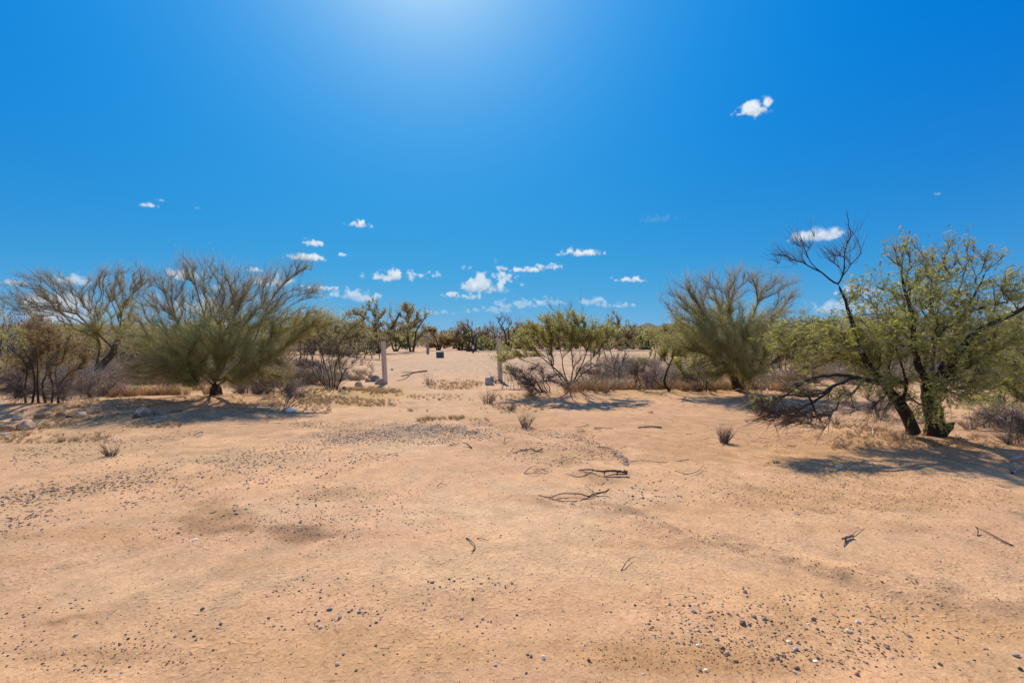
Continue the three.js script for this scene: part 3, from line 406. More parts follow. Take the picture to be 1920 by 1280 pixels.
// the near mesquite
grow({ seed: 14, name: 'mesquite_tree', category: 'tree', label: 'near green mesquite on the right with two thick black trunks and bare upper twigs', base: [1755, 829], heart: [1730, 720], bark: BLACK, fine: [.06, .04, .028], tipR: .0036, step: .1, crook: .3, clear: .9,
  limbs: [{ p: [[1755, 829], [1752, 800], [1745, 760], [1740, 722]], r: [.15, .10] },
    { root: true, p: [[1714, 824, .1], [1700, 790, .1], [1684, 765, .1], [1655, 728, .15], [1628, 695, .2], [1606, 655, .2], [1599, 620, .2], [1588, 585, .2], [1572, 545, .2]], r: [.10, .013] },
    { p: [[1742, 735], [1720, 690, .2], [1713, 650, .3], [1712, 605, .3], [1700, 570, .3], [1690, 530, .3]], r: [.07, .014] }, { p: [[1742, 740], [1765, 712, -.2], [1785, 665, -.4], [1798, 620, -.5], [1815, 598, -.5], [1855, 585, -.5]], r: [.075, .02] }, { p: [[1752, 765, 0], [1775, 722, .3], [1800, 672, .5], [1832, 636, .6], [1872, 616, .6], [1935, 585, .6]], r: [.07, .025] },
    { p: [[1742, 722], [1750, 660, -.6], [1745, 600, -.8], [1755, 540, -.9], [1775, 490, -.9]], r: [.055, .012] }, { p: [[1800, 610, -.5], [1830, 560, -.6], [1850, 520, -.6]], r: [.03, .01] }, { p: [[1655, 730, .15], [1630, 705, 0], [1580, 680, -.4], [1530, 655, -.7]], r: [.05, .012] }, { p: [[1690, 775, .1], [1700, 735, .3], [1690, 690, .4], [1672, 640, .3]], r: [.03, .008] },
    { part: 'dead_limb', p: [[1652, 732, .2], [1620, 724, .5], [1570, 717, .7], [1535, 721, .8], [1505, 733, .9], [1478, 752, .9], [1450, 772, .9]], r: [.040, .010] }, { part: 'dead_limb', p: [[1600, 722, .5], [1565, 738, .8], [1545, 748, .9], [1520, 758, 1], [1490, 754, 1], [1455, 762, 1.1], [1420, 800, 1.1]], r: [.030, .007] }, { part: 'dead_limb', p: [[1560, 742, .8], [1530, 765, 1], [1500, 782, 1.1], [1482, 800, 1.1], [1465, 812, 1.1]], r: [.028, .006] },
    { part: 'dead_limb', p: [[1520, 757, 1], [1530, 790, 1], [1545, 812, 1]], r: [.02, .005] }, { part: 'bare_limb', p: [[1574, 548, .2], [1540, 525, .3], [1510, 508, .3], [1480, 496, .4], [1440, 488, .4]], r: [.015, .005] }, { part: 'bare_limb', p: [[1574, 548, .2], [1584, 510, .1], [1586, 480, 0], [1596, 455, 0], [1590, 425, 0], [1588, 402, 0]], r: [.015, .004] }, { part: 'bare_limb', p: [[1540, 526, .3], [1520, 505, .2], [1508, 475, .2], [1500, 450, .2]], r: [.010, .004] }, { part: 'bare_limb', p: [[1576, 540, .2], [1600, 505, .4], [1614, 490, .4], [1610, 465, .4]], r: [.010, .004] }, { root: true, part: 'stump', p: [[1765, 826, .05], [1778, 815, .05], [1792, 803, .05]], r: [.09, .04] }],
  clumps: [[1545, 640, 60, 34, -.6, .5, 70, 'mesquite'], [1500, 635, 50, 32, -.8, .4, 44, 'mesquite'], [1470, 655, 34, 22, -.7, .3, 20, 'mesquite'], [1530, 690, 44, 18, -.4, .3, 22, 'mesquite'], [1590, 650, 50, 40, -.5, .5, 64, 'mesquite'], [1640, 690, 50, 36, -.2, .4, 50, 'mesquite'], [1665, 600, 52, 40, -.5, .6, 70, 'mesquite'], [1690, 650, 50, 44, .35, .4, 58, 'mesquite'], [1720, 560, 60, 40, .1, .6, 76, 'mesquite'], [1770, 545, 56, 44, -.5, .6, 70, 'mesquite'], [1720, 620, 60, 44, .2, .4, 50, 'mesquite'], [1785, 610, 60, 44, -.2, .6, 70, 'mesquite'], [1745, 690, 56, 46, .4, .4, 44, 'mesquite'], [1835, 575, 54, 34, -.5, .5, 56, 'mesquite'], [1810, 665, 60, 40, .4, .5, 70, 'mesquite'], [1870, 640, 50, 44, .6, .5, 60, 'mesquite'], [1790, 735, 54, 30, .6, .4, 46, 'mesquite'], [1680, 745, 40, 26, .2, .3, 26, 'mesquite'], [1755, 770, 22, 20, .3, .15, 14, 'mesquite'], [1850, 710, 44, 28, .5, .4, 36, 'mesquite'], [1900, 560, 40, 30, .3, .4, 34, 'mesquite'], [1630, 560, 40, 26, .2, .4, 26, 'mesquite'],
    [1625, 685, 50, 32, .25, .3, 34, 'mesquite'], [1600, 635, 46, 30, .2, .3, 34, 'mesquite'], [1655, 655, 40, 34, .3, .3, 32, 'mesquite'], [1640, 725, 40, 20, .5, .3, 20, 'mesquite'], [1555, 655, 46, 26, .2, .3, 26, 'mesquite'],
    [1700, 495, 44, 24, .1, .4, 30, 'mesquiteTop'], [1760, 500, 40, 26, -.6, .4, 32, 'mesquiteTop'], [1795, 470, 34, 20, -.9, .3, 16, 'mesquiteTop'], [1830, 505, 40, 24, -.6, .4, 26, 'mesquiteTop'], [1865, 495, 24, 14, -.6, .3, 9, 'mesquiteTop'], [1890, 540, 36, 22, .2, .4, 18, 'mesquiteTop'], [1690, 475, 24, 10, .1, .3, 8, 'mesquiteTop'],
    [1480, 500, 36, 20, .4, .3, 10, 'bare'], [1510, 460, 26, 22, .2, .3, 8, 'bare'], [1560, 500, 30, 30, .2, .3, 10, 'bare'], [1600, 470, 20, 40, .2, .3, 9, 'bare'],
    [1440, 785, 36, 24, 1, .35, 58, 'bare'], [1480, 790, 40, 24, 1.1, .35, 68, 'bare'], [1530, 800, 36, 20, 1, .3, 44, 'bare'], [1500, 745, 44, 20, .9, .3, 41, 'bare'], [1580, 770, 36, 26, .8, .3, 34, 'bare'], [1430, 760, 30, 14, .9, .3, 12, 'mesquite'], [1520, 745, 40, 12, .9, .3, 10, 'mesquite'], [1585, 755, 24, 16, .8, .2, 9, 'mesquite'], [1650, 790, 40, 22, .4, .3, 24, 'bare']] });
// the tree that leans in at the right edge
grow({ seed: 15, name: 'mesquite_tree', category: 'tree', label: 'green mesquite leaning in from the right edge behind the two black trunks', base: [1985, 800], d: 10.2, heart: [1940, 700], bark: BLACK, fine: [.06, .04, .028], tipR: .004, step: .13, crook: .3, clear: .5,
  limbs: [{ p: [[1985, 800], [1950, 778], [1915, 752], [1885, 728], [1850, 698, .2]], r: [.11, .03] }, { p: [[1950, 778], [1945, 720, .2], [1920, 670, .3], [1880, 640, .4]], r: [.07, .016] }, { p: [[1945, 720], [1970, 660], [1990, 600]], r: [.06, .02] }],
  clumps: [[1895, 600, 34, 26, .2, .4, 36, 'mesquite'], [1890, 770, 40, 14, .3, .4, 20, 'mesquite'], [1860, 700, 44, 30, .2, .5, 78, 'mesquite'], [1900, 660, 40, 40, .3, .6, 84, 'mesquite'], [1915, 715, 36, 34, .2, .5, 64, 'mesquite'], [1885, 745, 44, 20, .2, .5, 48, 'mesquite'], [1960, 640, 50, 50, 0, .6, 70, 'mesquite'], [1930, 610, 40, 24, .2, .5, 42, 'mesquite'], [1830, 755, 36, 14, .3, .4, 25, 'mesquite']] });
// the shrub by the right gate post
grow({ seed: 16, name: 'shrub', category: 'shrub', label: 'yellow green shrub with fan of dark bare stems right of the right gate post', base: [1068, 741], heart: [1068, 720], bark: BLACK, fine: [.085, .06, .04], tipR: .003, leafSize: 1.1, crook: .26, clear: .5,
  limbs: [{ p: [[1068, 741], [1068, 731]], r: [0.12, 0.054] }, { p: [[1066, 733], [1055, 715, .1], [1030, 692, .2], [1005, 670, .2], [985, 650, .2]], r: [0.03, 0.0084] }, { p: [[1066, 730], [1056, 700, .4], [1052, 672, .6], [1045, 640, .7]], r: [0.024, 0.0072] }, { p: [[1070, 730], [1074, 700, -.2], [1070, 660, -.3], [1062, 620, -.3]], r: [0.024, 0.0072] }, { p: [[1072, 730], [1086, 705, .3], [1100, 670, .4], [1108, 640, .4]], r: [0.024, 0.0072] }, { p: [[1072, 733], [1098, 706, 0], [1125, 694, -.1], [1150, 700, -.1], [1165, 718, 0]], r: [0.021, 0.0048] }, { p: [[1070, 732], [1090, 700, -.7], [1120, 670, -.9], [1140, 640, -1]], r: [0.021, 0.006] }, { p: [[1066, 733], [1040, 705, -.5], [1025, 670, -.9], [1020, 630, -1]], r: [0.021, 0.006] }],
  clumps: [[1000, 645, 40, 20, .2, .6, 58, 'greenShrub'], [1030, 624, 38, 22, .3, .6, 70, 'greenShrub'], [1062, 616, 38, 22, .2, .7, 70, 'greenShrub'], [1090, 630, 40, 22, .2, .7, 70, 'greenShrub'], [1055, 640, 44, 16, .6, .5, 58, 'greenShrub'], [1122, 638, 36, 20, .2, .6, 54, 'greenShrub'], [1140, 640, 24, 18, -.2, .6, 29, 'greenShrub'], [1000, 675, 30, 18, .2, .5, 22, 'bare'], [1040, 680, 40, 24, .3, .5, 26, 'bare'], [1100, 685, 40, 24, .1, .5, 26, 'bare'], [1070, 582, 44, 12, 0, .5, 9, 'bare'], [940, 675, 26, 18, .2, .4, 22, 'greenShrub'], [975, 665, 26, 18, .2, .5, 29, 'greenShrub']] });
grow({ seed: 17, name: 'sapling', category: 'sapling', label: 'small crooked sapling with thin dark stem left of the dense rounded tree', base: [1256, 742], heart: [1250, 710], bark: DARK, fine: [.08, .06, .04], tipR: .004, crook: .3, clear: .3,
  limbs: [{ p: [[1256, 742], [1247, 730], [1250, 708], [1258, 688], [1268, 668]], r: [.045, .012] }, { p: [[1256, 741], [1240, 733, .1], [1228, 722, .1], [1222, 708, .1]], r: [.022, .006] }, { p: [[1254, 695], [1242, 680, .1], [1230, 668, .1]], r: [.018, .006] }],
  clumps: [[1262, 662, 26, 18, 0, .35, 24, 'greenShrub'], [1240, 672, 20, 14, .1, .3, 14, 'greenShrub'], [1285, 680, 18, 16, 0, .3, 14, 'greenShrub'], [1228, 705, 14, 12, .1, .2, 6, 'bare'], [1264, 720, 14, 14, .2, .2, 8, 'bare']] });

// shrubs of the middle distance
const shrub = (o) => bush({ name: 'shrub', category: 'shrub', ...o });
shrub({ seed: 21, px: 78, base: 766, top: 598, w: 190, stems: 6, foot: .16, tips: 430, style: 'rust', style2: 'deadTangle', split: .34, clumps: 14, r: 0.0275, bark: [.06, .04, .03], fine: [.12, .075, .045], crownFrom: .1, label: 'rust brown shrub with dark stems at left edge in front of the leaning tree' });
shrub({ seed: 22, px: 12, base: 706, top: 604, w: 120, stems: 3, tips: 120, style: 'greenShrub', clumps: 8, leafSize: 1.3, crownFrom: .2, label: 'pale green bush at the extreme left behind the rust brown shrub' });
shrub({ seed: 23, px: 150, base: 748, top: 700, w: 120, stems: 5, foot: .3, tips: 100, style: 'deadTangle', clumps: 8, r: 0.011, bark: GREY, fine: GREY, crownFrom: .1, label: 'low tangle of dead purple brown twigs right of the rust brown shrub' });
shrub({ seed: 24, px: 622, base: 738, top: 640, w: 170, stems: 7, foot: .06, tips: 130, style: 'bare', clumps: 12, r: 0.0165, bark: DARK, fine: [.09, .06, .045], crownFrom: .25, density: 1.3, label: 'bare brown many stemmed shrub left of the rock pile by the left gate post' });
shrub({ seed: 25, px: 596, base: 700, top: 576, w: 210, stems: 6, foot: .2, tips: 360, style: 'olive', style2: 'bare', split: .22, clumps: 13, r: 0.033, bark: DARK, leafSize: 1.3, crownFrom: .38, label: 'olive green bush with dark forked stems behind the bare brown shrub' });
shrub({ seed: 26, px: 520, base: 748, top: 704, w: 120, stems: 6, foot: .3, tips: 110, style: 'deadTangle', clumps: 9, r: 0.0099, bark: DARK, fine: [.08, .06, .045], crownFrom: .1, label: 'low dark dry brush at the right foot of the broad wispy tree' });
shrub({ seed: 27, px: 532, base: 774, top: 738, w: 60, lean: .45, stems: 6, foot: .05, tips: 24, style: 'bare', clumps: 6, r: 0.0077, step: .1, bark: DARK, fine: DARK, crownFrom: .4, density: .7, label: 'small leafless bush leaning right beside the white litter' });
shrub({ seed: 28, px: 1020, base: 744, top: 690, w: 130, lean: -.2, stems: 7, foot: .08, tips: 170, style: 'deadTangle', clumps: 10, r: 0.0165, bark: DARK, fine: [.10, .07, .055], crownFrom: .1, label: 'dead grey brown brush between right gate post and yellow green shrub' });
shrub({ seed: 29, px: 1148, base: 728, top: 652, w: 110, stems: 6, foot: .1, tips: 84, style: 'bare', clumps: 9, r: 0.0121, bark: GREY, fine: [.11, .085, .07], density: 1.4, crownFrom: .25, label: 'leafless grey shrub in orange grass right of the yellow green shrub' });
shrub({ seed: 30, px: 1198, base: 702, top: 671, w: 44, stems: 4, tips: 90, style: 'olive', clumps: 7, r: 0.0165, crownFrom: .15, label: 'small round dark olive bush alone in front of the far sandy field' });
shrub({ seed: 31, px: 1300, base: 728, top: 650, w: 110, stems: 5, foot: .1, tips: 150, style: 'greenShrub', clumps: 10, r: 0.0165, crownFrom: .2, label: 'green bush half behind the sapling at the dense rounded tree left side' });
shrub({ seed: 32, px: 1405, base: 744, top: 706, w: 90, stems: 7, foot: .2, tips: 40, style: 'bare', clumps: 7, r: 0.0088, bark: GREY, fine: GREY, crownFrom: .2, label: 'dry bare twigs at the foot of the dense rounded tree' });
shrub({ seed: 33, px: 1480, base: 704, top: 600, w: 120, stems: 4, foot: .1, tips: 170, style: 'olive', clumps: 10, r: 0.0275, leafSize: 1.4, crownFrom: .2, label: 'olive bush between the dense rounded tree and the near mesquite' });
shrub({ seed: 34, px: 1590, base: 694, top: 606, w: 150, stems: 5, foot: .2, tips: 180, style: 'greenShrub', clumps: 11, r: 0.0275, leafSize: 1.7, crownFrom: .15, label: 'green bush behind the left trunk of the near mesquite' });
shrub({ seed: 35, px: 1700, base: 690, top: 605, w: 150, stems: 5, foot: .2, tips: 180, style: 'olive', clumps: 11, r: 0.0275, leafSize: 1.7, crownFrom: .15, label: 'olive bush behind the middle of the near mesquite' });
shrub({ seed: 36, px: 1850, base: 698, top: 600, w: 170, stems: 5, foot: .2, tips: 190, style: 'greenShrub', clumps: 11, r: 0.0275, leafSize: 1.5, crownFrom: .15, label: 'green bush far behind the leaning right edge mesquite' });
shrub({ seed: 37, px: 1510, base: 722, top: 688, w: 110, stems: 6, foot: .3, tips: 80, style: 'rust', clumps: 8, r: 0.0088, crownFrom: .15, label: 'low rust coloured bush behind the dead limb of the near mesquite' });
shrub({ seed: 38, px: 1868, base: 806, top: 762, w: 110, stems: 6, foot: .2, tips: 70, style: 'deadTangle', clumps: 8, r: 0.0121, bark: GREY, fine: GREY, step: .1, crownFrom: .1, density: .8, label: 'heap of dead branches right of the thick black trunk' });
shrub({ seed: 39, px: 1908, base: 842, top: 770, w: 60, stems: 6, foot: .3, tips: 50, style: 'deadTangle', clumps: 7, r: 0.0066, bark: GREY, fine: GREY, step: .09, crownFrom: .1, label: 'dry brown weed bush at the right edge above the grey dead branch' });
shrub({ seed: 40, px: 1650, base: 786, top: 726, w: 90, stems: 7, foot: .1, tips: 60, style: 'bare', clumps: 8, r: 0.0077, bark: GREY, fine: [.10, .075, .06], step: .1, crownFrom: .2, density: 1.4, label: 'dry twiggy bush seen under the left trunk of the near mesquite' });
shrub({ seed: 41, px: 960, base: 728, top: 676, w: 90, stems: 6, foot: .2, tips: 70, style: 'olive', style2: 'bare', split: .4, clumps: 8, r: 0.011, crownFrom: .2, label: 'thin grey olive bush around the foot of the right gate post' });
shrub({ seed: 91, px: 1205, base: 737, top: 694, w: 90, stems: 7, foot: .3, tips: 70, style: 'bare', clumps: 8, r: .014, bark: GREY, fine: [.12, .085, .06], crownFrom: .1, density: 1.5, label: 'low leafless brush in the dry grass below the small round olive bush' });
shrub({ seed: 92, px: 1320, base: 742, top: 702, w: 80, stems: 6, foot: .3, tips: 60, style: 'bare', clumps: 7, r: .014, bark: GREY, fine: [.12, .085, .06], crownFrom: .1, density: 1.4, label: 'low leafless brush between the sapling and the dense rounded tree trunk' });
shrub({ seed: 93, px: 215, base: 742, top: 700, w: 90, stems: 6, foot: .3, tips: 60, style: 'deadTangle', clumps: 7, r: .014, bark: GREY, fine: [.12, .085, .06], crownFrom: .1, label: 'dead brown brush in the dry grass left of the broad wispy tree' });
shrub({ seed: 94, px: 470, base: 742, top: 690, w: 110, stems: 6, foot: .3, tips: 110, style: 'olive', style2: 'deadTangle', split: .5, clumps: 9, r: .016, crownFrom: .1, label: 'grey olive brush under the right side of the broad wispy tree' });
shrub({ seed: 95, px: 1395, base: 716, top: 668, w: 150, stems: 6, foot: .3, tips: 150, style: 'olive', style2: 'bare', split: .35, clumps: 11, r: .02, crownFrom: .1, label: 'olive brush low behind the trunk of the dense rounded tree' });
shrub({ seed: 81, px: 690, base: 673, top: 600, w: 110, stems: 4, foot: .2, tips: 120, style: 'olive', clumps: 9, r: .05, leafSize: 2.2, step: .3, crownFrom: .12, label: 'olive brown bush close left of the left gate post far behind the rock pile' });
shrub({ seed: 82, px: 460, base: 690, top: 604, w: 150, stems: 5, foot: .2, tips: 170, style: 'olive', clumps: 11, r: .05, leafSize: 1.8, step: .25, crownFrom: .12, label: 'olive bush behind the trunk of the broad wispy tree' });
shrub({ seed: 83, px: 300, base: 692, top: 618, w: 140, stems: 5, foot: .2, tips: 150, style: 'olive', style2: 'rust', split: .4, clumps: 10, r: .05, leafSize: 1.8, step: .25, crownFrom: .1, label: 'olive and rust bush between the leaning tree and the broad wispy tree' });
shrub({ seed: 84, px: 110, base: 694, top: 630, w: 150, stems: 5, foot: .2, tips: 150, style: 'greenShrub', clumps: 10, r: .05, leafSize: 1.6, step: .25, crownFrom: .1, label: 'green bush low behind the rust brown shrub left of the leaning trunk' });
shrub({ seed: 85, px: 1240, base: 674, top: 612, w: 120, stems: 5, foot: .2, tips: 130, style: 'greenShrub', clumps: 10, r: .05, leafSize: 2.1, step: .3, crownFrom: .1, label: 'green bush left behind the dense rounded tree at the field edge' });
shrub({ seed: 86, px: 1130, base: 670, top: 606, w: 90, stems: 4, foot: .2, tips: 110, style: 'olive', clumps: 9, r: .05, leafSize: 2.3, step: .3, crownFrom: .12, label: 'olive bush at the field edge behind the leafless grey shrub' });
shrub({ seed: 87, px: 1440, base: 694, top: 612, w: 120, stems: 5, foot: .2, tips: 140, style: 'olive', clumps: 10, r: .05, leafSize: 1.7, step: .25, crownFrom: .1, label: 'olive bush right behind the trunk of the dense rounded tree' });
shrub({ seed: 88, px: 1545, base: 678, top: 598, w: 150, stems: 5, foot: .2, tips: 170, style: 'greenShrub', clumps: 11, r: .05, leafSize: 2, step: .3, crownFrom: .1, label: 'green bush low behind the bare twigs of the near mesquite' });
shrub({ seed: 89, px: 1660, base: 676, top: 604, w: 150, stems: 5, foot: .2, tips: 160, style: 'olive', clumps: 11, r: .05, leafSize: 2, step: .3, crownFrom: .1, label: 'olive bush under the flat topped ridge behind the near mesquite' });
shrub({ seed: 90, px: 1790, base: 690, top: 606, w: 160, stems: 5, foot: .2, tips: 170, style: 'greenShrub', clumps: 11, r: .05, leafSize: 1.8, step: .25, crownFrom: .1, label: 'green bush behind the thick black trunk of the near mesquite' });

// the far line of trees across the sandy field
const far = (o) => bush({ leafSize: 1.35, leafy: 1.25, name: 'tree', category: 'tree', step: .55, tipR: .012, bark: [.065, .05, .038], fine: [.10, .078, .058], clear: .8, stems: 3, clumps: 9, r: .16, ...o });
far({ seed: 51, px: 706, base: 663, top: 560, w: 130, stems: 3, tips: 190, style: 'farDark', style2: 'farOlive', split: .25, clumps: 13, r: .26, crownFrom: .34, density: .7, label: 'tall dark branched tree behind the left gate post' });
far({ seed: 52, px: 772, base: 660, top: 566, w: 72, stems: 2, tips: 120, style: 'farDark', clumps: 9, r: .2, crownFrom: .34, label: 'narrower tree with dark trunk right of the tall one behind the left gate post' });
far({ seed: 53, px: 650, base: 668, top: 598, w: 110, stems: 4, tips: 150, style: 'farOlive', crownFrom: .1, label: 'olive brown bush mass left of the tall dark branched tree' });
far({ seed: 54, px: 585, base: 664, top: 592, w: 90, stems: 4, tips: 120, style: 'farOlive', crownFrom: .2, label: 'olive tree showing over the bare brown shrub' });
far({ seed: 55, px: 742, base: 659, top: 612, w: 80, stems: 3, tips: 110, style: 'farGreen', crownFrom: .1, label: 'pale green bush between the two trees behind the left gate post' });
far({ seed: 56, px: 822, base: 657, top: 612, w: 76, stems: 4, tips: 130, style: 'farRust', crownFrom: .08, label: 'brown olive bush behind the dark box' });
far({ seed: 57, px: 862, base: 657, top: 606, w: 60, stems: 3, tips: 100, style: 'farOlive', crownFrom: .1, label: 'olive bush right of the dark box in the far tree line' });
far({ seed: 58, px: 884, base: 659, top: 597, w: 78, stems: 5, foot: .1, tips: 110, style: 'farBare', clumps: 10, r: .2, crownFrom: .45, label: 'grey leafless tree with dark forked trunks behind the white capped post' });
far({ seed: 59, px: 905, base: 657, top: 622, w: 110, stems: 4, tips: 150, style: 'farGreen', crownFrom: .06, label: 'pale green bushes behind the grey leafless tree' });
far({ seed: 60, px: 926, base: 657, top: 604, w: 50, stems: 3, tips: 80, style: 'farBare', crownFrom: .3, label: 'thin grey tree just left of the right gate post' });
far({ seed: 61, px: 954, base: 658, top: 574, w: 62, stems: 3, tips: 60, style: 'farBare', clumps: 8, r: .2, crownFrom: .4, label: 'tall sparse bare tree just right of the right gate post' });
far({ seed: 62, px: 998, base: 657, top: 602, w: 90, stems: 4, tips: 160, style: 'farRust', crownFrom: .06, label: 'orange brown bush right of the tall sparse bare tree' });
far({ seed: 63, px: 1046, base: 656, top: 590, w: 84, stems: 4, tips: 150, style: 'farOlive', crownFrom: .1, label: 'tall olive tree behind the yellow green shrub' });
far({ seed: 64, px: 1106, base: 656, top: 608, w: 80, stems: 4, tips: 140, style: 'farOlive', crownFrom: .06, label: 'low olive bush behind the right side of the yellow green shrub' });
far({ seed: 65, px: 1164, base: 657, top: 586, w: 72, stems: 2, tips: 130, style: 'farDark', clumps: 10, r: .24, crownFrom: .28, label: 'dark trunked olive tree rising above the far field right of the yellow green shrub' });
far({ seed: 66, px: 1216, base: 656, top: 614, w: 76, stems: 4, tips: 140, style: 'farGreen', crownFrom: .06, label: 'green bush below the small far mountain' });
far({ seed: 67, px: 1266, base: 658, top: 604, w: 80, stems: 4, tips: 140, style: 'farOlive', crownFrom: .08, label: 'olive bush at the left edge of the dense rounded tree far behind' });
far({ seed: 68, px: 490, base: 666, top: 606, w: 100, stems: 4, tips: 120, style: 'farOlive', crownFrom: .1, label: 'olive bush seen through the right side of the broad wispy tree' });
far({ seed: 69, px: 380, base: 664, top: 600, w: 120, stems: 4, tips: 130, style: 'farOlive', crownFrom: .1, label: 'olive bush seen through the middle of the broad wispy tree' });
far({ seed: 70, px: 270, base: 664, top: 612, w: 110, stems: 4, tips: 120, style: 'farRust', crownFrom: .1, label: 'brown bush between the broad wispy tree and the leaning tree' });
far({ seed: 71, px: 120, base: 664, top: 614, w: 120, stems: 4, tips: 120, style: 'farOlive', crownFrom: .1, label: 'olive bush on the low ridge side behind the rust brown shrub' });
far({ seed: 72, px: 1360, base: 660, top: 600, w: 110, stems: 4, tips: 120, style: 'farOlive', crownFrom: .1, label: 'olive bush hidden behind the dense rounded tree' });
far({ seed: 73, px: 1450, base: 660, top: 604, w: 110, stems: 4, tips: 120, style: 'farGreen', crownFrom: .1, label: 'green bush behind the gap left of the near mesquite' });


// ------------------------------------------------------------------ gate posts, fence, things on the field
const paint = (geo, f) => { const p = geo.attributes.position, c = new Float32Array(p.count * 3); for (let i = 0; i < p.count; i++) { const q = f(p.getX(i), p.getY(i), p.getZ(i), i); c[i * 3] = q[0]; c[i * 3 + 1] = q[1]; c[i * 3 + 2] = q[2]; } geo.setAttribute('color', new THREE.BufferAttribute(c, 3)); return geo; };
const vcM = (rough = .9, extra = {}) => new THREE.MeshStandardMaterial({ vertexColors: true, roughness: rough, ...extra });
const woodM = vcM(.9), stoneM = vcM(.85), metalM = mat(.09, .09, .10, .5), rustM = mat(.16, .10, .07, .8), yellowM = mat(.75, .42, .06, .4);
function gatePost(px, base, top, lean, seed, round, label) {
  const d = depthOf(base), [x, z] = [(px - 960) / F * d, -d], h = (base - top) / F * d, t = thing('gate_post', label, 'post', [x, gh(x, z) - .02, z], .2, undefined), rng = rngOf(seed);
  const rows = 40, sides = 28, R = .098, g = new Geo(), topRow = [];
  for (let j = 0; j <= rows; j++) for (let k = 0; k < sides; k++) {
    const f = j / rows, a = k / sides * 2 * Math.PI, y = f * h, ca = Math.cos(a), sa = Math.sin(a), sq = round ? 1 : Math.min(1 / Math.max(Math.abs(ca), Math.abs(sa)), 1.28) * .92;
    const crack = noise2(k * 1.7 + seed, y * 0.7 + k * 5.1), r = R * sq * (1.04 - .1 * f) * (1 - (crack > .72 ? .1 : 0)) + (noise2(k * 0.9 + seed, y * 3) - .5) * .01, w = .6 + .5 * noise2(k * 2.3 + seed, y * 1.1) - (crack > .72 ? .3 : 0), lo = f < .06 ? .6 : 1;
    const i = g.v(ca * r + lean * f * h, y + (f === 1 ? (noise2(k, seed) - .5) * .02 : 0), sa * r, ca, .05, sa, [.78 * w * lo, .63 * w * lo, .50 * w * lo]); if (j === rows) topRow.push(i);
  }
  for (let j = 0; j < rows; j++) for (let k = 0; k < sides; k++) { const a = j * sides + k, b = j * sides + (k + 1) % sides; g.t(a, a + sides, b); g.t(b, a + sides, b + sides); }
  const c = g.v(lean * h, h, 0, 0, 1, 0, [.4, .34, .28]); for (let k = 0; k < sides; k++) g.t(topRow[k], c, topRow[(k + 1) % sides]);
  part('shaft', g.build(), woodM, t);
  const cap = new THREE.LatheGeometry([[0, 0], [.055, 0], [.06, .015], [.042, .04], [.02, .05], [.018, .085], [0, .088]].map(([a, b]) => new THREE.Vector2(a, b)), 16); cap.translate(lean * h, h - .004, 0); part('cap', cap, metalM, t);
  const bead = new THREE.SphereGeometry(.034, 14, 10); bead.scale(1, 1.25, 1); bead.translate(lean * h, h + .115, 0); part('bead', bead, yellowM, t);
  return { x, z, h, d };
}
const PL = gatePost(722, 721, 640, -.045, 3, false, 'left gate post, weathered grey squared timber with rocks piled at its foot');
const PR = gatePost(938, 716, 634, -.03, 9, true, 'right gate post, weathered round timber half hidden in dry brush');
function wireFence(post, dir, length, label) {
  const t = thing('wire_fence', label, 'fence', [post.x, gh(post.x, post.z), post.z]), rng = rngOf(dir + 50);
  for (const hy of [.35, .72, 1.1, 1.42]) { const g = new Geo(400), P = [], n = 24; for (let i = 0; i <= n; i++) { const u = i / n; P.push([dir * (.09 + u * length), hy - .05 * 4 * u * (1 - u) + (rng() - .5) * .008, -.05 + u * .3]); } g.tube(P, P.map(() => .005), 4, [.36, .30, .26], rng, 0, true); part('wire', g.build(), woodM, t); }
  for (const u of [.5, 1]) { const g = new THREE.BoxGeometry(.035, 1.5, .03); g.translate(dir * (.09 + u * length), .73, -.05 + u * .3); part('steel_post', g, rustM, t); }
}
wireFence(PL, -1, 7.5, 'thin wire fence running left from the left gate post into the bushes');
wireFence(PR, 1, 7, 'thin wire fence running right from the right gate post behind the shrub');
{ // dark box out on the field
  const [x, z] = spot(825, 671), t = thing('metal_box', 'dark grey ribbed box standing alone on the far sand between the gate posts', 'box', [x, gh(x, z), z], .08), w = .72, h = .56;
  const sh = new THREE.Shape([[-.33, 0], [.36, 0], [.34, .54], [-.37, .56]].map(([a, b]) => new THREE.Vector2(a, b))), g = new THREE.ExtrudeGeometry(sh, { depth: .5, bevelEnabled: true, bevelSize: .015, bevelThickness: .015, bevelSegments: 2 }); g.translate(0, 0.015, -.25); part('body', g, mat(.075, .085, .095, .6), t);
  for (let k = 0; k < 4; k++) { const r = new THREE.BoxGeometry(.64, .03, .03); r.translate(-.005, .1 + k * .115, .275); part('rib', r, mat(.13, .145, .16, .6), t); }
  const rim = new THREE.BoxGeometry(.76, .035, .56); rim.rotateZ(.03); rim.translate(-.015, .585, 0); part('lid', rim, mat(.10, .105, .11, .5), t);
}
{ // white topped dark post
  const d = 70, x = (887 - 960) / F * d, z = -d, t = thing('marker_post', 'short dark post with white top below the grey leafless tree', 'post', [x, gh(x, z), z]);
  const b = new THREE.CylinderGeometry(.13, .15, .6, 12); b.translate(0, .3, 0); part('shaft', b, mat(.06, .05, .055, .8), t);
  const w = new THREE.CylinderGeometry(.14, .13, .3, 12); w.translate(0, .75, 0); part('white_band', w, mat(.75, .72, .68, .7), t);
  const c = new THREE.SphereGeometry(.13, 12, 8); c.scale(1, .8, 1); c.translate(0, .98, 0); part('top', c, mat(.5, .48, .45, .7), t);
}
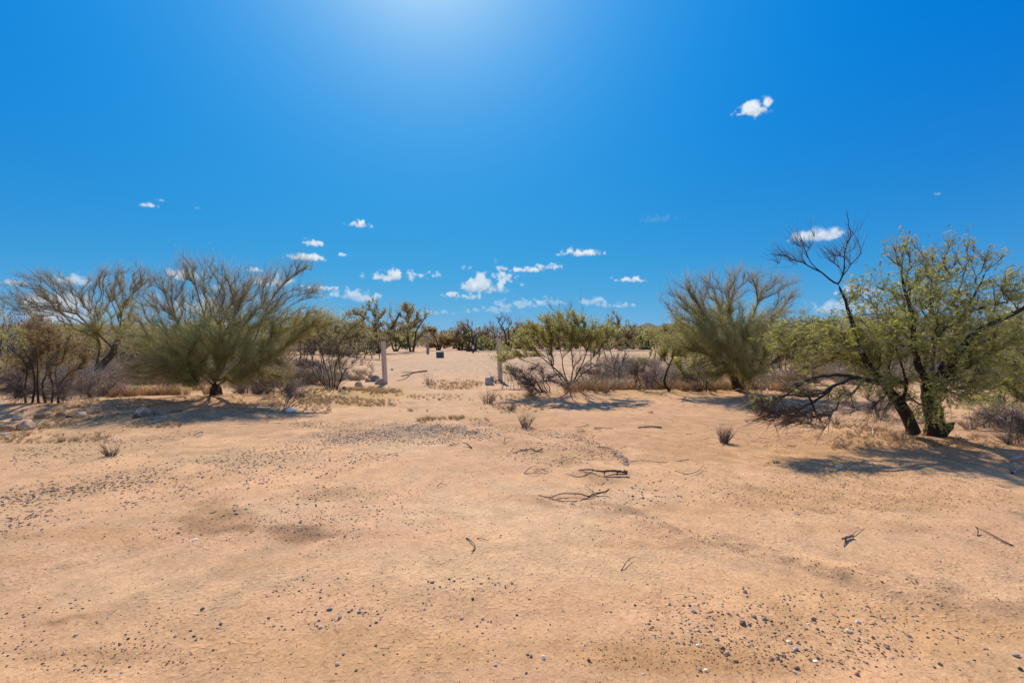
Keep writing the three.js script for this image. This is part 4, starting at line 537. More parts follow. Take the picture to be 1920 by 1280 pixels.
{ // pale pole with a grey green foot
  const d = 66, x = (802 - 960) / F * d, z = -d, t = thing('pole', 'faded pale pole with grey green foot left of the dark box', 'pole', [x, gh(x, z), z]);
  const a = new THREE.CylinderGeometry(.10, .11, 1.4, 12); a.translate(0, 1.55, 0); part('shaft', a, mat(.34, .32, .27, .9), t);
  const b = new THREE.CylinderGeometry(.17, .18, .86, 14); b.translate(0, .43, 0); part('foot', b, mat(.22, .235, .225, .8), t);
  const c = new THREE.CylinderGeometry(.17, .17, .06, 14); c.translate(0, 2.28, 0); part('cap', c, mat(.5, .48, .46, .8), t);
}
{ // pale pipe lying along the far edge of the field
  const d = 72, x0 = (893 - 960) / F * d, x1 = (1330 - 960) / F * d, t = thing('pipe_rail', 'long pale pipe rail low above the far sand behind the right gate post', 'rail', [(x0 + x1) / 2, 0, -d]);
  const g = new THREE.CylinderGeometry(.055, .055, x1 - x0, 10); g.rotateZ(Math.PI / 2); g.translate(0, .24, 0); part('pipe', g, mat(.72, .68, .6, .6), t);
  for (let k = 0; k <= 8; k++) { const s = new THREE.CylinderGeometry(.04, .05, .3, 8); s.translate(lerp(x0, x1, k / 8) * .98 - (x0 + x1) / 2 * .98, .1, 0); part('stand', s, mat(.2, .17, .14, .8), t); }
}
{ // broken block by the right post
  const [x, z] = spot(918, 722), t = thing('concrete_block', 'pale blue grey broken block on the sand left of the right gate post', 'block', [x, gh(x, z) - .01, z], -.15);
  const sh = new THREE.Shape([[-.11, .02], [.02, -.01], [.12, .01], [.125, .30], [.05, .31], [.04, .25], [-.12, .255]].map(([a, b]) => new THREE.Vector2(a, b))), g = new THREE.ExtrudeGeometry(sh, { depth: .17, bevelEnabled: true, bevelSize: .012, bevelThickness: .012, bevelSegments: 2 }); g.translate(0, .01, -.085); part('block', g, mat(.42, .43, .48, .9), t);
  const s2 = new THREE.BoxGeometry(.025, .24, .2); s2.translate(-.135, .13, 0); part('side_web', s2, mat(.3, .31, .36, .9), t);
}
{ // white litter
  const [x, z] = spot(545, 776), t = thing('plastic_bag', 'crumpled white plastic litter on the ground by the small leafless bush', 'litter', [x, gh(x, z), z]), g = new THREE.IcosahedronGeometry(1, 4), p = g.attributes.position;
  for (let i = 0; i < p.count; i++) { const X = p.getX(i), Y = p.getY(i), Z = p.getZ(i), n = .55 + .8 * fbm(X * 2.2 + 5 + Z, Y * 2.2 + Z * 1.7 + 9, 3); p.setXYZ(i, X * n * .115, Math.max(-.01, Y * n * .05 + .03), Z * n * .07); } g.computeVertexNormals(); part('bag', g, mat(.85, .86, .88, .5), t);
}
// ------------------------------------------------------------------ rocks and stones
function rockGeo(seed, w, h, dp, col, detail = 3, top) {
  const g = new THREE.IcosahedronGeometry(1, detail), p = g.attributes.position, rng = rngOf(seed), cuts = [];
  for (let k = 0; k < 9; k++) { const a = V(rng() - .5, (rng() - .35) * .9, rng() - .5).normalize(); cuts.push([a, .62 + .3 * rng()]); }
  for (let i = 0; i < p.count; i++) { const q = V(p.getX(i), p.getY(i), p.getZ(i)); for (const [a, m] of cuts) { const e = q.dot(a); if (e > m) q.addScaledVector(a, (m - e) * .9); } q.multiplyScalar(1 + (fbm(q.x * 3 + seed, q.y * 3 + q.z * 2.3 + 7, 3) - .5) * .16); p.setXYZ(i, q.x * w / 2, q.y * h * .62 + h * .34, q.z * dp / 2); }
  g.computeVertexNormals();
  return paint(g, (x, y, z) => { const n = .65 + .7 * fbm(x / w * 7 + seed, (y + z) / w * 7, 3), u = top ? sstep(.35, .75, fbm(x / w * 4 + seed + 3, (y * 2 + z) / w * 3, 3)) : 0; return [0, 1, 2].map((k) => lerp(col[k], top ? top[k] : 0, u) * n * [1.12, .95, .76][k]); });
}
function rock(px, py, w, h, col, label, seed, top, name = 'rock', turn = 0) {
  const [x, z] = spot(px, py), u = -z / F, g = rockGeo(seed, w * u, h * u * 1.08, w * u * .8, col, w > 11 ? 3 : 2, top), o = part(name, g, stoneM, scene);
  o.position.set(x, gh(x, z) - h * u * .16, z); o.rotation.y = turn; return tag(o, label, name);
}
const BR = [.33, .19, .105], DK = [.12, .09, .07], GY = [.35, .305, .25], PALE = [.56, .45, .34];
rock(9, 809, 32, 16, BR, 'flat brown rock at the left edge of the picture', 101, [.4, .3, .23]);
rock(6, 815, 24, 5, [.5, .48, .46], 'thin pale slab under the flat brown rock at the left edge', 102);
rock(46, 805, 34, 20, BR, 'largest brown rock near the left edge with a pale streak', 103, PALE);
rock(32, 787, 18, 11, BR, 'small brown rock above the two left edge rocks', 104, PALE);
rock(74, 785, 22, 10, BR, 'brown rock leftmost in the low row under the rust brown shrub', 105);
rock(93, 785, 16, 7, BR, 'small flat brown rock in the low row under the rust brown shrub', 106);
rock(113, 784, 18, 10, [.25, .16, .11], 'dark reddish rock in the middle of the low rock row', 107);
rock(129, 785, 14, 6, DK, 'small dark rock between the reddish and the grey rock of the row', 108);
rock(149, 784, 24, 13, [.24, .22, .21], 'grey rock at the right end of the low rock row', 109, PALE);
rock(268, 783, 34, 19, [.2, .17, .16], 'pale topped rock in the shade left of the broad wispy tree', 110, [.62, .52, .46]);
rock(256, 786, 18, 11, [.14, .1, .08], 'small dark rock leaning on the pale topped rock', 111);
rock(292, 781, 16, 9, [.24, .2, .18], 'small grey rock right of the pale topped rock', 112);
rock(330, 776, 22, 7, [.16, .12, .1], 'low dark rock in the shade close to the broad wispy tree', 113);
rock(702, 717, 24, 15, [.20, .215, .20], 'grey green rock on the pile beside the left gate post', 114, GY);
rock(712, 723, 21, 14, [.30, .22, .19], 'brown rock in front of the pile against the left gate post', 115, [.5, .42, .37]);
rock(689, 718, 12, 9, [.36, .33, .30], 'small pale rock at the left end of the gate post pile', 116);
rock(672, 727, 15, 12, [.42, .38, .38], 'lone light grey rock left of the gate post pile', 117, PALE);
rock(645, 737, 9, 7, DK, 'small dark rock by the dry brush left of the lone light grey rock', 118);
rock(657, 736, 8, 6, [.17, .12, .09], 'small brown rock below the lone light grey rock', 119);
rock(735, 695, 5, 3, DK, 'tiny dark rock on the sand behind the left gate post', 120);
rock(1574, 885, 15, 6, [.45, .42, .4], 'flat light grey stone in dry grass below the dead limb', 121, undefined, 'stone');
rock(1592, 888, 9, 4, [.3, .28, .27], 'smaller grey stone right of the flat light grey one', 122, undefined, 'stone');
const ST = [[1393, 1184, 14, 13, [.14, .10, .075], 'round dark brown stone standing upright, largest of the right foreground gravel'], [1416, 1172, 9, 8, [.12, .10, .09], 'dark angular stone right above the upright round one'], [1406, 1186, 8, 6, DK, 'small dark stone touching the upright round one on its right'], [1433, 1174, 14, 6, [.2, .18, .17], 'thin slanting grey stone right of the upright round one'],
  [1526, 1171, 11, 10, [.17, .13, .10], 'dark brown oval stone alone at right of the foreground gravel'], [1344, 1213, 12, 9, GY, 'grey stone with dark underside left in the foreground gravel'], [1293, 1147, 9, 7, [.17, .17, .17], 'dark grey stone high at the left of the right foreground gravel'], [1302, 1159, 13, 7, [.19, .19, .2], 'flat blue grey stone just below the high left one'],
  [1397, 1120, 11, 9, [.34, .28, .24], 'light topped stone uppermost in the right foreground gravel'], [1366, 1164, 10, 5, [.22, .13, .11], 'small reddish stone left of the upright round one'], [1355, 1231, 12, 7, DK, 'dark stone beside the grey topped stone low in the gravel'], [1364, 1240, 12, 9, [.36, .33, .31], 'grey topped stone low in the right foreground gravel'],
  [1380, 1255, 14, 7, [.15, .11, .09], 'dark brown stone near the bottom under the grey topped one'], [1446, 1247, 13, 9, [.27, .17, .14], 'reddish brown stone low in the middle of the gravel'], [1470, 1241, 11, 9, [.27, .27, .21], 'greenish stone right of the reddish brown one'], [1492, 1226, 14, 8, [.33, .36, .39], 'blue grey stone right of centre in the foreground gravel'],
  [1480, 1214, 13, 8, [.62, .57, .5], 'pale cream stone just above the blue grey one'], [1495, 1267, 14, 10, DK, 'dark stone at the bottom edge below the blue grey one'], [1490, 1276, 11, 8, [.45, .45, .47], 'light grey stone at the very bottom below the dark one'], [1309, 1227, 10, 7, [.82, .80, .77], 'bright white stone at the left of the right foreground gravel'],
  [1312, 1275, 11, 9, [.3, .31, .29], 'grey stone at the bottom edge beside a cream one'], [1324, 1277, 13, 9, [.66, .55, .43], 'cream stone at the bottom edge beside a grey one'], [1529, 1250, 11, 6, [.8, .79, .78], 'white flat stone right in the foreground gravel'], [1534, 1244, 9, 8, [.16, .15, .15], 'dark stone touching the white flat one'],
  [1592, 1193, 14, 8, [.58, .54, .48], 'pale stone right of the gravel with dark underside'], [1609, 1176, 14, 7, [.42, .42, .42], 'long light grey stone above the pale right one'], [1704, 1200, 12, 8, [.34, .30, .27], 'grey brown stone far right of the gravel'], [1637, 1203, 8, 7, [.13, .10, .09], 'small dark pointed stone between two pale stones at right'], [1664, 1221, 12, 8, [.17, .16, .15], 'close pair of dark stones low at right'],
  [1906, 1244, 16, 11, [.25, .25, .27], 'smooth grey stone near the right edge at the bottom'], [1914, 1268, 12, 10, [.1, .09, .08], 'dark stone in the bottom right corner'], [1763, 1253, 10, 8, [.22, .23, .2], 'grey green stone low at right of the bottom'], [1753, 1258, 8, 5, DK, 'small dark stone left of the grey green one'], [1607, 1277, 12, 10, [.3, .15, .12], 'red stone at the bottom edge right of the gravel'],
  [1019, 1257, 11, 10, [.8, .74, .72], 'white stone with dark base at the bottom centre'], [996, 1254, 8, 8, [.15, .1, .11], 'small dark purple stone left of the white bottom centre stone'], [1104, 1262, 10, 9, [.16, .13, .11], 'small dark stone right of the white bottom centre stone'], [413, 1184, 10, 10, [.13, .11, .10], 'dark upright stone alone at lower left of the bottom'], [410, 1189, 14, 4, [.27, .26, .26], 'thin grey slab beside the dark upright stone at lower left'],
  [617, 1158, 14, 7, [.15, .14, .14], 'dark grey stone heading the stones left of bottom centre'], [637, 1173, 11, 9, [.37, .35, .33], 'light grey stone in the cluster left of bottom centre'], [674, 1164, 11, 6, [.18, .17, .16], 'dark flat stone at right of the left bottom cluster'], [810, 1107, 12, 6, DK, 'dark flat stone alone on bare sand at centre of the foreground'], [886, 1142, 8, 7, [.12, .11, .11], 'small black stone heading the middle bottom cluster'], [866, 1177, 11, 5, [.27, .25, .24], 'grey stone at left foot of the middle bottom cluster'], [905, 1178, 9, 6, [.36, .33, .34], 'light grey stone at right foot of the middle bottom cluster'],
  [601, 1192, 10, 8, [.62, .52, .44], 'cream stone below the left bottom cluster'], [632, 1262, 12, 8, [.5, .46, .42], 'pale stone near the bottom left of centre'], [929, 1270, 9, 6, [.42, .40, .42], 'light grey stone at the bottom edge left of centre'], [365, 1023, 12, 5, [.8, .77, .72], 'white flat stone by the dark brown soil patch at left'], [333, 1007, 11, 4, DK, 'flat black stone left of the dark brown soil patch'], [379, 1155, 9, 7, [.14, .11, .1], 'dark stone alone at left of the foreground'], [142, 1199, 12, 7, [.36, .36, .34], 'grey stone beside the brown strip of soil at lower left'], [118, 1237, 11, 5, [.2, .15, .16], 'dark slanting stone low at left']];
ST.forEach(([px, py, w, h, c, l], i) => rock(px, py, w * .86, h * .66, c.map((v) => v * 1.25), l, 200 + i, undefined, 'stone', i * 1.3));

// scattered instances: f(px, py) gives how many stones lie there, over the ground in front
function scatter(name, label, category, geos, m, n, place, size, colour, seed, flat = .6) {
  const rng = rngOf(seed), per = geos.map(() => []), q = new THREE.Quaternion(), e = new THREE.Euler(), M = new THREE.Matrix4();
  for (let k = 0, tries = 0; k < n && tries < n * 40; tries++) {
    const at0 = place(rng); if (!at0) continue; const [x, z] = at0, s = size(rng, x, z); if (z > -1.2) continue;
    e.set((rng() - .5) * .7, rng() * 6.283, (rng() - .5) * .7); q.setFromEuler(e); const f = flat * (.7 + .6 * rng());
    per[Math.floor(rng() * geos.length)].push([M.compose(V(x, gh(x, z) + s * f * .04, z), q, V(s, s * f, s * (.7 + .5 * rng()))).clone(), colour(rng)]); k++;
  }
  geos.forEach((g, i) => {
    const im = new THREE.InstancedMesh(g, m, per[i].length); per[i].forEach(([a, c], k) => { im.setMatrixAt(k, a); im.setColorAt(k, c); }); im.castShadow = im.receiveShadow = true; im.name = numbered(name); im.userData.kind = 'stuff'; tag(im, label[i] ?? label, category); scene.add(im);
  });
}
const pebble = (seed, d = 1) => { const g = new THREE.IcosahedronGeometry(.5, d), p = g.attributes.position, r = rngOf(seed); const cuts = Array.from({ length: 6 }, () => [V(r() - .5, r() - .5, r() - .5).normalize(), .28 + .14 * r()]); for (let i = 0; i < p.count; i++) { const q = V(p.getX(i), p.getY(i), p.getZ(i)); for (const [a, m] of cuts) { const t = q.dot(a); if (t > m) q.addScaledVector(a, m - t); } p.setXYZ(i, q.x, q.y, q.z); } g.computeVertexNormals(); return g; };
const inPatch = (px, py, rx, ry) => (rng) => { let a, b; do { a = rng() * 2 - 1; b = rng() * 2 - 1; } while (a * a + b * b > 1 || rng() < (a * a + b * b) * .5); return spot(px + a * rx, py + b * ry); };
const alongLine = (line, wid) => (rng) => { const k = Math.floor(rng() * (line.length - 1)), u = rng(), a = line[k], b = line[k + 1], o = (rng() + rng() + rng() - 1.5) / 1.5; return spot(lerp(a[0], b[0], u), lerp(a[1], b[1], u) + o * lerp(a[2] ?? wid, b[2] ?? wid, u)); };
const choose = (list) => { const tot = list.reduce((s, [w]) => s + w, 0); return (rng) => { let t = rng() * tot; for (const [w, f] of list) { if ((t -= w) < 0) return f(rng); } return list[0][1](rng); }; };
const clumpy = (f, sc, lo, hi) => (rng) => { const p = f(rng); return rng() < sstep(lo, hi, fbm(p[0] * sc + 3, p[1] * sc + 8, 3)) ? p : null; };
const stoneColours = (rng) => { const t = rng(), v = .7 + .6 * rng(), c = t < .42 ? [.125, .10, .085] : t < .64 ? [.20, .165, .145] : t < .86 ? [.25, .155, .105] : t < .96 ? [.40, .34, .28] : [.66, .6, .52]; return new THREE.Color().setRGB(c[0] * v * 1.12, c[1] * v * .94, c[2] * v * .76); };
const band = [[0, 935, 26], [180, 908, 26], [340, 882, 24], [480, 860, 26], [620, 832, 24], [720, 812, 18], [820, 803, 15], [900, 812, 12]], band2 = [[0, 985, 40], [200, 940, 40], [400, 900, 40], [600, 872, 40], [760, 848, 20]], band3 = [[20, 850, 26], [160, 832, 30], [300, 825, 24], [380, 815, 10]], arc = [[880, 790, 10], [980, 805, 14], [1080, 822, 16], [1150, 850, 16], [1180, 880, 16], [1120, 915, 14]];
const upper = clumpy(choose([[34, alongLine(band, 24)], [12, alongLine(band2, 40)], [12, alongLine(band3, 26)], [10, alongLine(arc, 14)], [4, inPatch(590, 801, 50, 8)], [30, inPatch(750, 814, 190, 24)], [7, inPatch(1060, 856, 110, 22)], [5, inPatch(1000, 820, 120, 16)], [3, inPatch(560, 950, 200, 40)], [2, inPatch(1230, 925, 150, 34)], [3, inPatch(200, 880, 220, 40)]]), 1.7, .22, .62);
scatter('gravel', ['dark gravel strewn in bands across the sand, angular', 'dark gravel strewn in bands across the sand, rounded', 'dark gravel strewn in bands across the sand, flat'], 'gravel', [pebble(1), pebble(2), pebble(3)], mat(1, 1, 1, .85), 15000, upper, (r) => .007 + .026 * r() ** 2.6, stoneColours, 301);
const lower = clumpy(choose([[16, inPatch(1450, 1190, 240, 84)], [7, inPatch(1600, 1200, 280, 84)], [4, inPatch(600, 1150, 130, 60)], [5, inPatch(900, 1150, 120, 60)], [5, inPatch(560, 985, 90, 28)], [3, inPatch(740, 985, 110, 30)], [4, inPatch(200, 1200, 220, 80)], [7, inPatch(960, 1180, 960, 110)], [5, inPatch(960, 1020, 960, 110)]]), 3, .3, .55);
scatter('gravel', ['small stones thinly strewn over the bare foreground sand, angular', 'small stones thinly strewn over the bare foreground sand, flat'], 'gravel', [pebble(4, 2), pebble(5, 2)], mat(1, 1, 1, .85), 2800, lower, (r) => .005 + .014 * r() ** 2.4, stoneColours, 302);
const soilColours = (rng) => { const v = .7 + .6 * rng(); return new THREE.Color().setRGB(.40 * v, .225 * v, .105 * v); };
const clods = choose([[20, (r) => { const d = 1.9 + 7 * r() ** 1.6, px = r() * 1920; return [(px - 960) / F * d, -d]; }], [2.5, (r) => { const k = Math.floor(r() * (trackLine.length - 1)), u = r(); return [lerp(trackLine[k][0], trackLine[k + 1][0], u) + (r() + r() - 1) * .16, lerp(trackLine[k][1], trackLine[k + 1][1], u) + (r() + r() - 1) * .16]; }], [1, inPatch(400, 993, 130, 46)], [.7, inPatch(585, 1004, 130, 30)], [3, inPatch(1340, 1240, 320, 50)], [6, inPatch(1600, 930, 300, 44)], [1, inPatch(640, 930, 160, 24)], [1, inPatch(180, 1245, 200, 30)]]);
scatter('dirt_clods', ['small brown crumbs of soil over the sand, angular', 'small brown crumbs of soil over the sand, flat'], 'soil', [pebble(6, 0), pebble(7, 0)], mat(1, 1, 1, .95), 14000, clods, (r, x, z) => (.0035 + .011 * r() ** 3) * (z < -4 ? 1.5 : 1), soilColours, 303, .7);

// ------------------------------------------------------------------ fallen branches and sticks
function stick(label, paths, col = [.10, .065, .05], seed = 1, name = 'fallen_branch') {
  const rng = rngOf(seed), [x0, z0] = spot(paths[0].p[0][0], paths[0].p[0][1]), t = thing(name, label, 'branch', [x0, 0, z0]);
  paths.forEach((L, k) => {
    const pts = L.p.map(([px, py, h = 0]) => { const d0 = EYE * F / (py - HOR), y0 = gh((px - 960) / F * d0, -d0), d = (EYE - y0 - h) * F / (py - HOR), x = (px - 960) / F * d; return V(x - x0, gh(x, -d) + h + L.r * .7, -d - z0); });
    const cv = new THREE.CatmullRomCurve3(pts, false, 'centripetal'), n = Math.max(5, Math.round(cv.getLength() / .025)), P = [], R = [];
    for (let i = 0; i <= n; i++) { const p = cv.getPointAt(i / n), j = L.r * .5; P.push([p.x + (rng() - .5) * j, p.y + (rng() - .5) * j, p.z + (rng() - .5) * j]); R.push(L.r * lerp(1, L.end ?? .4, i / n) * (.85 + .3 * rng())); }
    const g = new Geo(600); g.tube(P, R, 7, [col[0] * 1.35, col[1] * 1.3, col[2] * 1.2], rng, .18, true); part(k ? 'side_twig' : 'stem', g.build(), barkM, t);
  });
  return t;
}
stick('thick dark stick lying level with a short leg, right of the gravel', [{ p: [[1177, 886, .03], [1150, 884, .04], [1128, 885, .04], [1110, 884, .02], [1085, 882, 0]], r: .016 }, { p: [[1177, 888, .02], [1150, 889, .02], [1142, 892, .01], [1132, 896, 0]], r: .009 }, { p: [[1134, 885, .04], [1133, 893, 0]], r: .010 }, { p: [[1158, 886, .03], [1158, 890, .01]], r: .009 }, { p: [[1112, 885, .02], [1090, 889, 0], [1060, 889, 0]], r: .005 }], [.10, .06, .05], 401);
stick('long forked thin branch below the thick dark stick', [{ p: [[1142, 914, .06], [1135, 922, .03], [1115, 928, .02], [1104, 930, .02], [1090, 926, .03], [1075, 925, .03], [1050, 929, .02], [1030, 934, .01], [1010, 931, 0]], r: .0075, end: .45 }, { p: [[1105, 930, .02], [1100, 936, 0]], r: .006 }, { p: [[1138, 921, .03], [1120, 929, .01], [1100, 934, 0], [1076, 941, 0], [1050, 937, 0], [1026, 934, 0]], r: .0055 }, { p: [[1112, 926, .02], [1103, 918, .03], [1096, 910, .03]], r: .005 }, { p: [[1112, 926, .02], [1112, 919, .04]], r: .004 }], [.10, .062, .055], 402);
stick('tangle of thin dry twigs left of the thick dark stick', [{ p: [[982, 889, 0], [990, 880, .03], [1002, 873, .07], [1008, 876, .06], [1004, 884, .02]], r: .005 }, { p: [[982, 889, 0], [1000, 889, .02], [1014, 881, .05], [1028, 886, 0]], r: .005 }, { p: [[1000, 885, .02], [1010, 878, .05], [1020, 880, .03], [1022, 888, 0]], r: .004 }, { p: [[1020, 880, .02], [1030, 880, .02], [1036, 874, .03]], r: .004 }, { p: [[1012, 886, .01], [1030, 888, 0]], r: .003 }], [.12, .085, .065], 403);
stick('bent dark twig lying in the gravel above the twig tangle', [{ p: [[1018, 841, .04], [1006, 847, 0], [998, 844, .01], [980, 846, .01], [962, 850, 0]], r: .010 }, { p: [[990, 845, .01], [975, 845, .01]], r: .009 }], [.09, .065, .055], 404);
stick('short dark stick at the centre edge of the gravel', [{ p: [[884, 841, 0], [876, 835, .02], [866, 831, .05]], r: .012 }, { p: [[858, 833, .02], [848, 835, .01], [838, 838, 0]], r: .006 }], [.075, .055, .05], 405);
stick('spindly dry twig with upright spur right of the short dark stick', [{ p: [[945, 832, 0], [946, 826, .06], [947, 819, .10]], r: .006 }, { p: [[946, 824, .05], [956, 822, .04], [964, 824, 0]], r: .006 }], [.12, .085, .065], 406);
stick('straight dark stick on the sand in front of the sapling', [{ p: [[1241, 803, 0], [1225, 801, .01], [1210, 802, .01], [1196, 803, 0]], r: .015, end: .7 }], [.11, .065, .055], 407);
stick('pair of thin crossing twigs left of the straight dark stick', [{ p: [[1128, 803, .01], [1115, 803, .01], [1128, 809, 0]], r: .007 }, { p: [[1150, 804, 0], [1132, 803, .01], [1116, 802, 0]], r: .006 }], [.14, .085, .065], 408);
stick('slanting twig with a dry knot right of the brown weed tuft', [{ p: [[1104, 797, .02], [1090, 801, .01], [1078, 803, 0]], r: .008 }, { p: [[1096, 808, .01], [1088, 810, .03], [1082, 806, .03], [1092, 804, .03], [1096, 810, 0]], r: .006 }], [.13, .085, .065], 409);
stick('small forked twig on bare sand at centre of the picture', [{ p: [[820, 912, .01], [828, 903, .04], [831, 901, .05]], r: .005 }, { p: [[826, 906, .02], [837, 910, 0]], r: .004 }], [.13, .08, .06], 410);
stick('curved dark twig standing on the foreground sand at centre', [{ p: [[874, 1011, 0], [881, 1014, .01], [889, 1022, .015], [891, 1030, 0]], r: .0055 }, { p: [[890, 1031, 0], [884, 1036, .01]], r: .006 }], [.12, .085, .065], 411);
stick('short pale twig right of the curved dark twig', [{ p: [[895, 1011, 0], [905, 1012, .01], [916, 1015, 0]], r: .0045 }], [.22, .15, .10], 412);
stick('thin thorny twig alone on the foreground sand right of centre', [{ p: [[1165, 1070, 0], [1172, 1060, .015], [1180, 1050, .02], [1188, 1045, .02]], r: .0035 }, { p: [[1172, 1060, .015], [1169, 1056, .03]], r: .0025 }, { p: [[1177, 1053, .02], [1182, 1052, .03]], r: .0025 }], [.13, .08, .06], 413);
stick('small forked bark piece with a thin tail on the right foreground sand', [{ p: [[1600, 1006, .01], [1590, 1008, .01], [1580, 1010, .02]], r: .011, end: .8 }, { p: [[1587, 1010, .01], [1583, 1023, 0]], r: .007 }, { p: [[1598, 1004, .01], [1612, 995, .01], [1640, 993, 0]], r: .0025 }], [.17, .10, .085], 414);
stick('thin dark twig pointing down right near the right edge', [{ p: [[1900, 1022, 0], [1885, 1014, .01], [1860, 1003, .01], [1832, 990, .01]], r: .006, end: .5 }, { p: [[1834, 1004, 0], [1834, 994, .02], [1830, 988, .04]], r: .006 }], [.10, .065, .05], 415);
stick('long thin dry stem lying right of the thick dark stick', [{ p: [[1292, 863, 0], [1240, 866, .01], [1200, 867, .01], [1166, 868, 0]], r: .0045, end: .6 }], [.17, .11, .08], 416);
stick('short thin twig with a raised end below the long dry stem', [{ p: [[1265, 882, 0], [1290, 884, .01], [1310, 883, .02], [1320, 875, .05]], r: .005 }], [.14, .09, .07], 417);
stick('bare grey curved branch propped on the ground at the right edge', [{ p: [[1898, 884, 0], [1897, 868, .09], [1901, 860, .14], [1925, 852, .16], [1960, 848, .1]], r: .022, end: .6 }, { p: [[1898, 890, 0], [1910, 882, .03], [1935, 874, .05]], r: .018 }, { p: [[1901, 860, .14], [1893, 855, .17]], r: .008 }], [.30, .245, .215], 418);
stick('short light stick right of the thick black trunk', [{ p: [[1778, 829, .01], [1790, 825, .02], [1803, 822, .03]], r: .014, end: .7 }], [.2, .13, .1], 419);
stick('dark broken branch with side twigs lying on the far sand between the gate posts', [{ p: [[800, 697, .02], [780, 699, .02], [765, 703, .01], [752, 706, 0]], r: .038, end: .5 }, { p: [[780, 699, .02], [768, 700, .06], [753, 699, .02]], r: .026 }, { p: [[768, 703, .02], [760, 711, 0], [745, 715, 0]], r: .026 }], [.16, .105, .075], 420);
stick('dead white twig standing among weeds under the left black trunk', [{ p: [[1638, 816, 0], [1636, 806, .05], [1630, 799, .11]], r: .008 }], [.55, .48, .42], 421);

// ------------------------------------------------------------------ dry weeds, grass, litter
const STALK = [.30, .19, .11], STRAW = [.50, .34, .15];
function weed(px, py, w, h, col, n, seed, label, seeds) {
  const [x, z] = spot(px, py), u = -z / F, t = thing('dry_weed', label, 'weed', [x, gh(x, z) - .01, z]), g = new Geo(4000), rng = rngOf(seed), W = w * u / 2, H = h * u, lx = (rng() - .5) * .7, lz = (rng() - .5) * .5, gap = rng() * 6.283;
  for (let k = 0; k < n; k++) {
    const a = rng() * 6.283, r = Math.sqrt(rng()); if (Math.cos(a - gap) > .55 && rng() < .7) continue; const c = Math.cos(a) * r, s = Math.sin(a) * r, L = H * (.25 + .95 * rng() ** 1.4) * (1.1 - .35 * r), q = Math.hypot(c * W * .9, H, s * W * .9), v = .7 + .6 * rng(), T = [col[0] * v, col[1] * v, col[2] * v];
    const m = g.twig(c * W * .25, 0, s * W * .25, c * W * .9 / q + (rng() - .5) * .5 + lx * .4, H / q, s * W * .9 / q + (rng() - .5) * .5 + lz * .4, L, .0022 + .0012 * rng(), (rng() - .5) * .5, (rng() - .6) * .4, (rng() - .5) * .5, T);
    for (let j = 0; j < 3; j++) { const f = rng(); g.twig(m[0] * (.5 + f * .5), m[1] * (.5 + f * .5), m[2] * (.5 + f * .5), m[3] + (rng() - .5) * 1.2, m[4] * .8 + (rng() - .3) * .5, m[5] + (rng() - .5) * 1.2, L * .3 * (.5 + rng()), .0015, (rng() - .5) * .6, .1, (rng() - .5) * .6, T); }
    if (seeds) for (let j = 0; j < 3; j++) g.blade(m[0] + m[3] * L * .4, m[1] + m[4] * L * .4, m[2] + m[5] * L * .4, (rng() - .5), .6, (rng() - .5), .04, .02, rng, T);
  }
  part('stems', g.build(), twigM, t);
}
weed(985, 800, 52, 46, STALK, 90, 501, 'brown dry weed tuft at the centre just above the gravel');
weed(1358, 834, 52, 52, STALK, 130, 502, 'brown dry weed tuft standing alone below the dense rounded tree');
weed(208, 854, 56, 36, [.27, .19, .12], 80, 503, 'dry weed tuft in the gravel at left below the tree shade');
weed(915, 756, 66, 46, STALK, 110, 504, 'brown dry weeds in front of the pale broken block');
weed(955, 768, 70, 34, [.24, .15, .10], 90, 505, 'dark dry weeds at the left foot of the dead grey brown brush');
weed(806, 723, 34, 28, [.36, .25, .15], 50, 506, 'pale seedy weed between the gate posts', true);
weed(1570, 800, 44, 30, STALK, 60, 507, 'dry weeds under the dead limb of the near mesquite');
weed(1690, 836, 60, 34, [.28, .18, .11], 80, 508, 'dry weeds at the foot of the left black trunk');
weed(1820, 812, 70, 40, [.3, .19, .12], 90, 509, 'dry brown weeds right of the thick black trunk');
weed(1455, 874, 36, 12, STRAW, 60, 510, 'small yellow grass tuft on the sand below the lone weed tuft');
weed(1220, 775, 20, 10, STALK, 30, 511, 'tiny dry tuft on the sand in front of the sapling');
weed(560, 752, 50, 26, [.34, .24, .13], 60, 512, 'straw coloured weeds behind the small leafless bush');
weed(1130, 740, 44, 34, STALK, 60, 513, 'brown weeds right of the yellow green shrub trunk');
weed(1660, 752, 50, 44, [.32, .2, .12], 70, 514, 'tall dry weeds seen between the two black trunks');
weed(868, 783, 26, 12, STRAW, 40, 515, 'small straw tuft above the centre of the gravel');
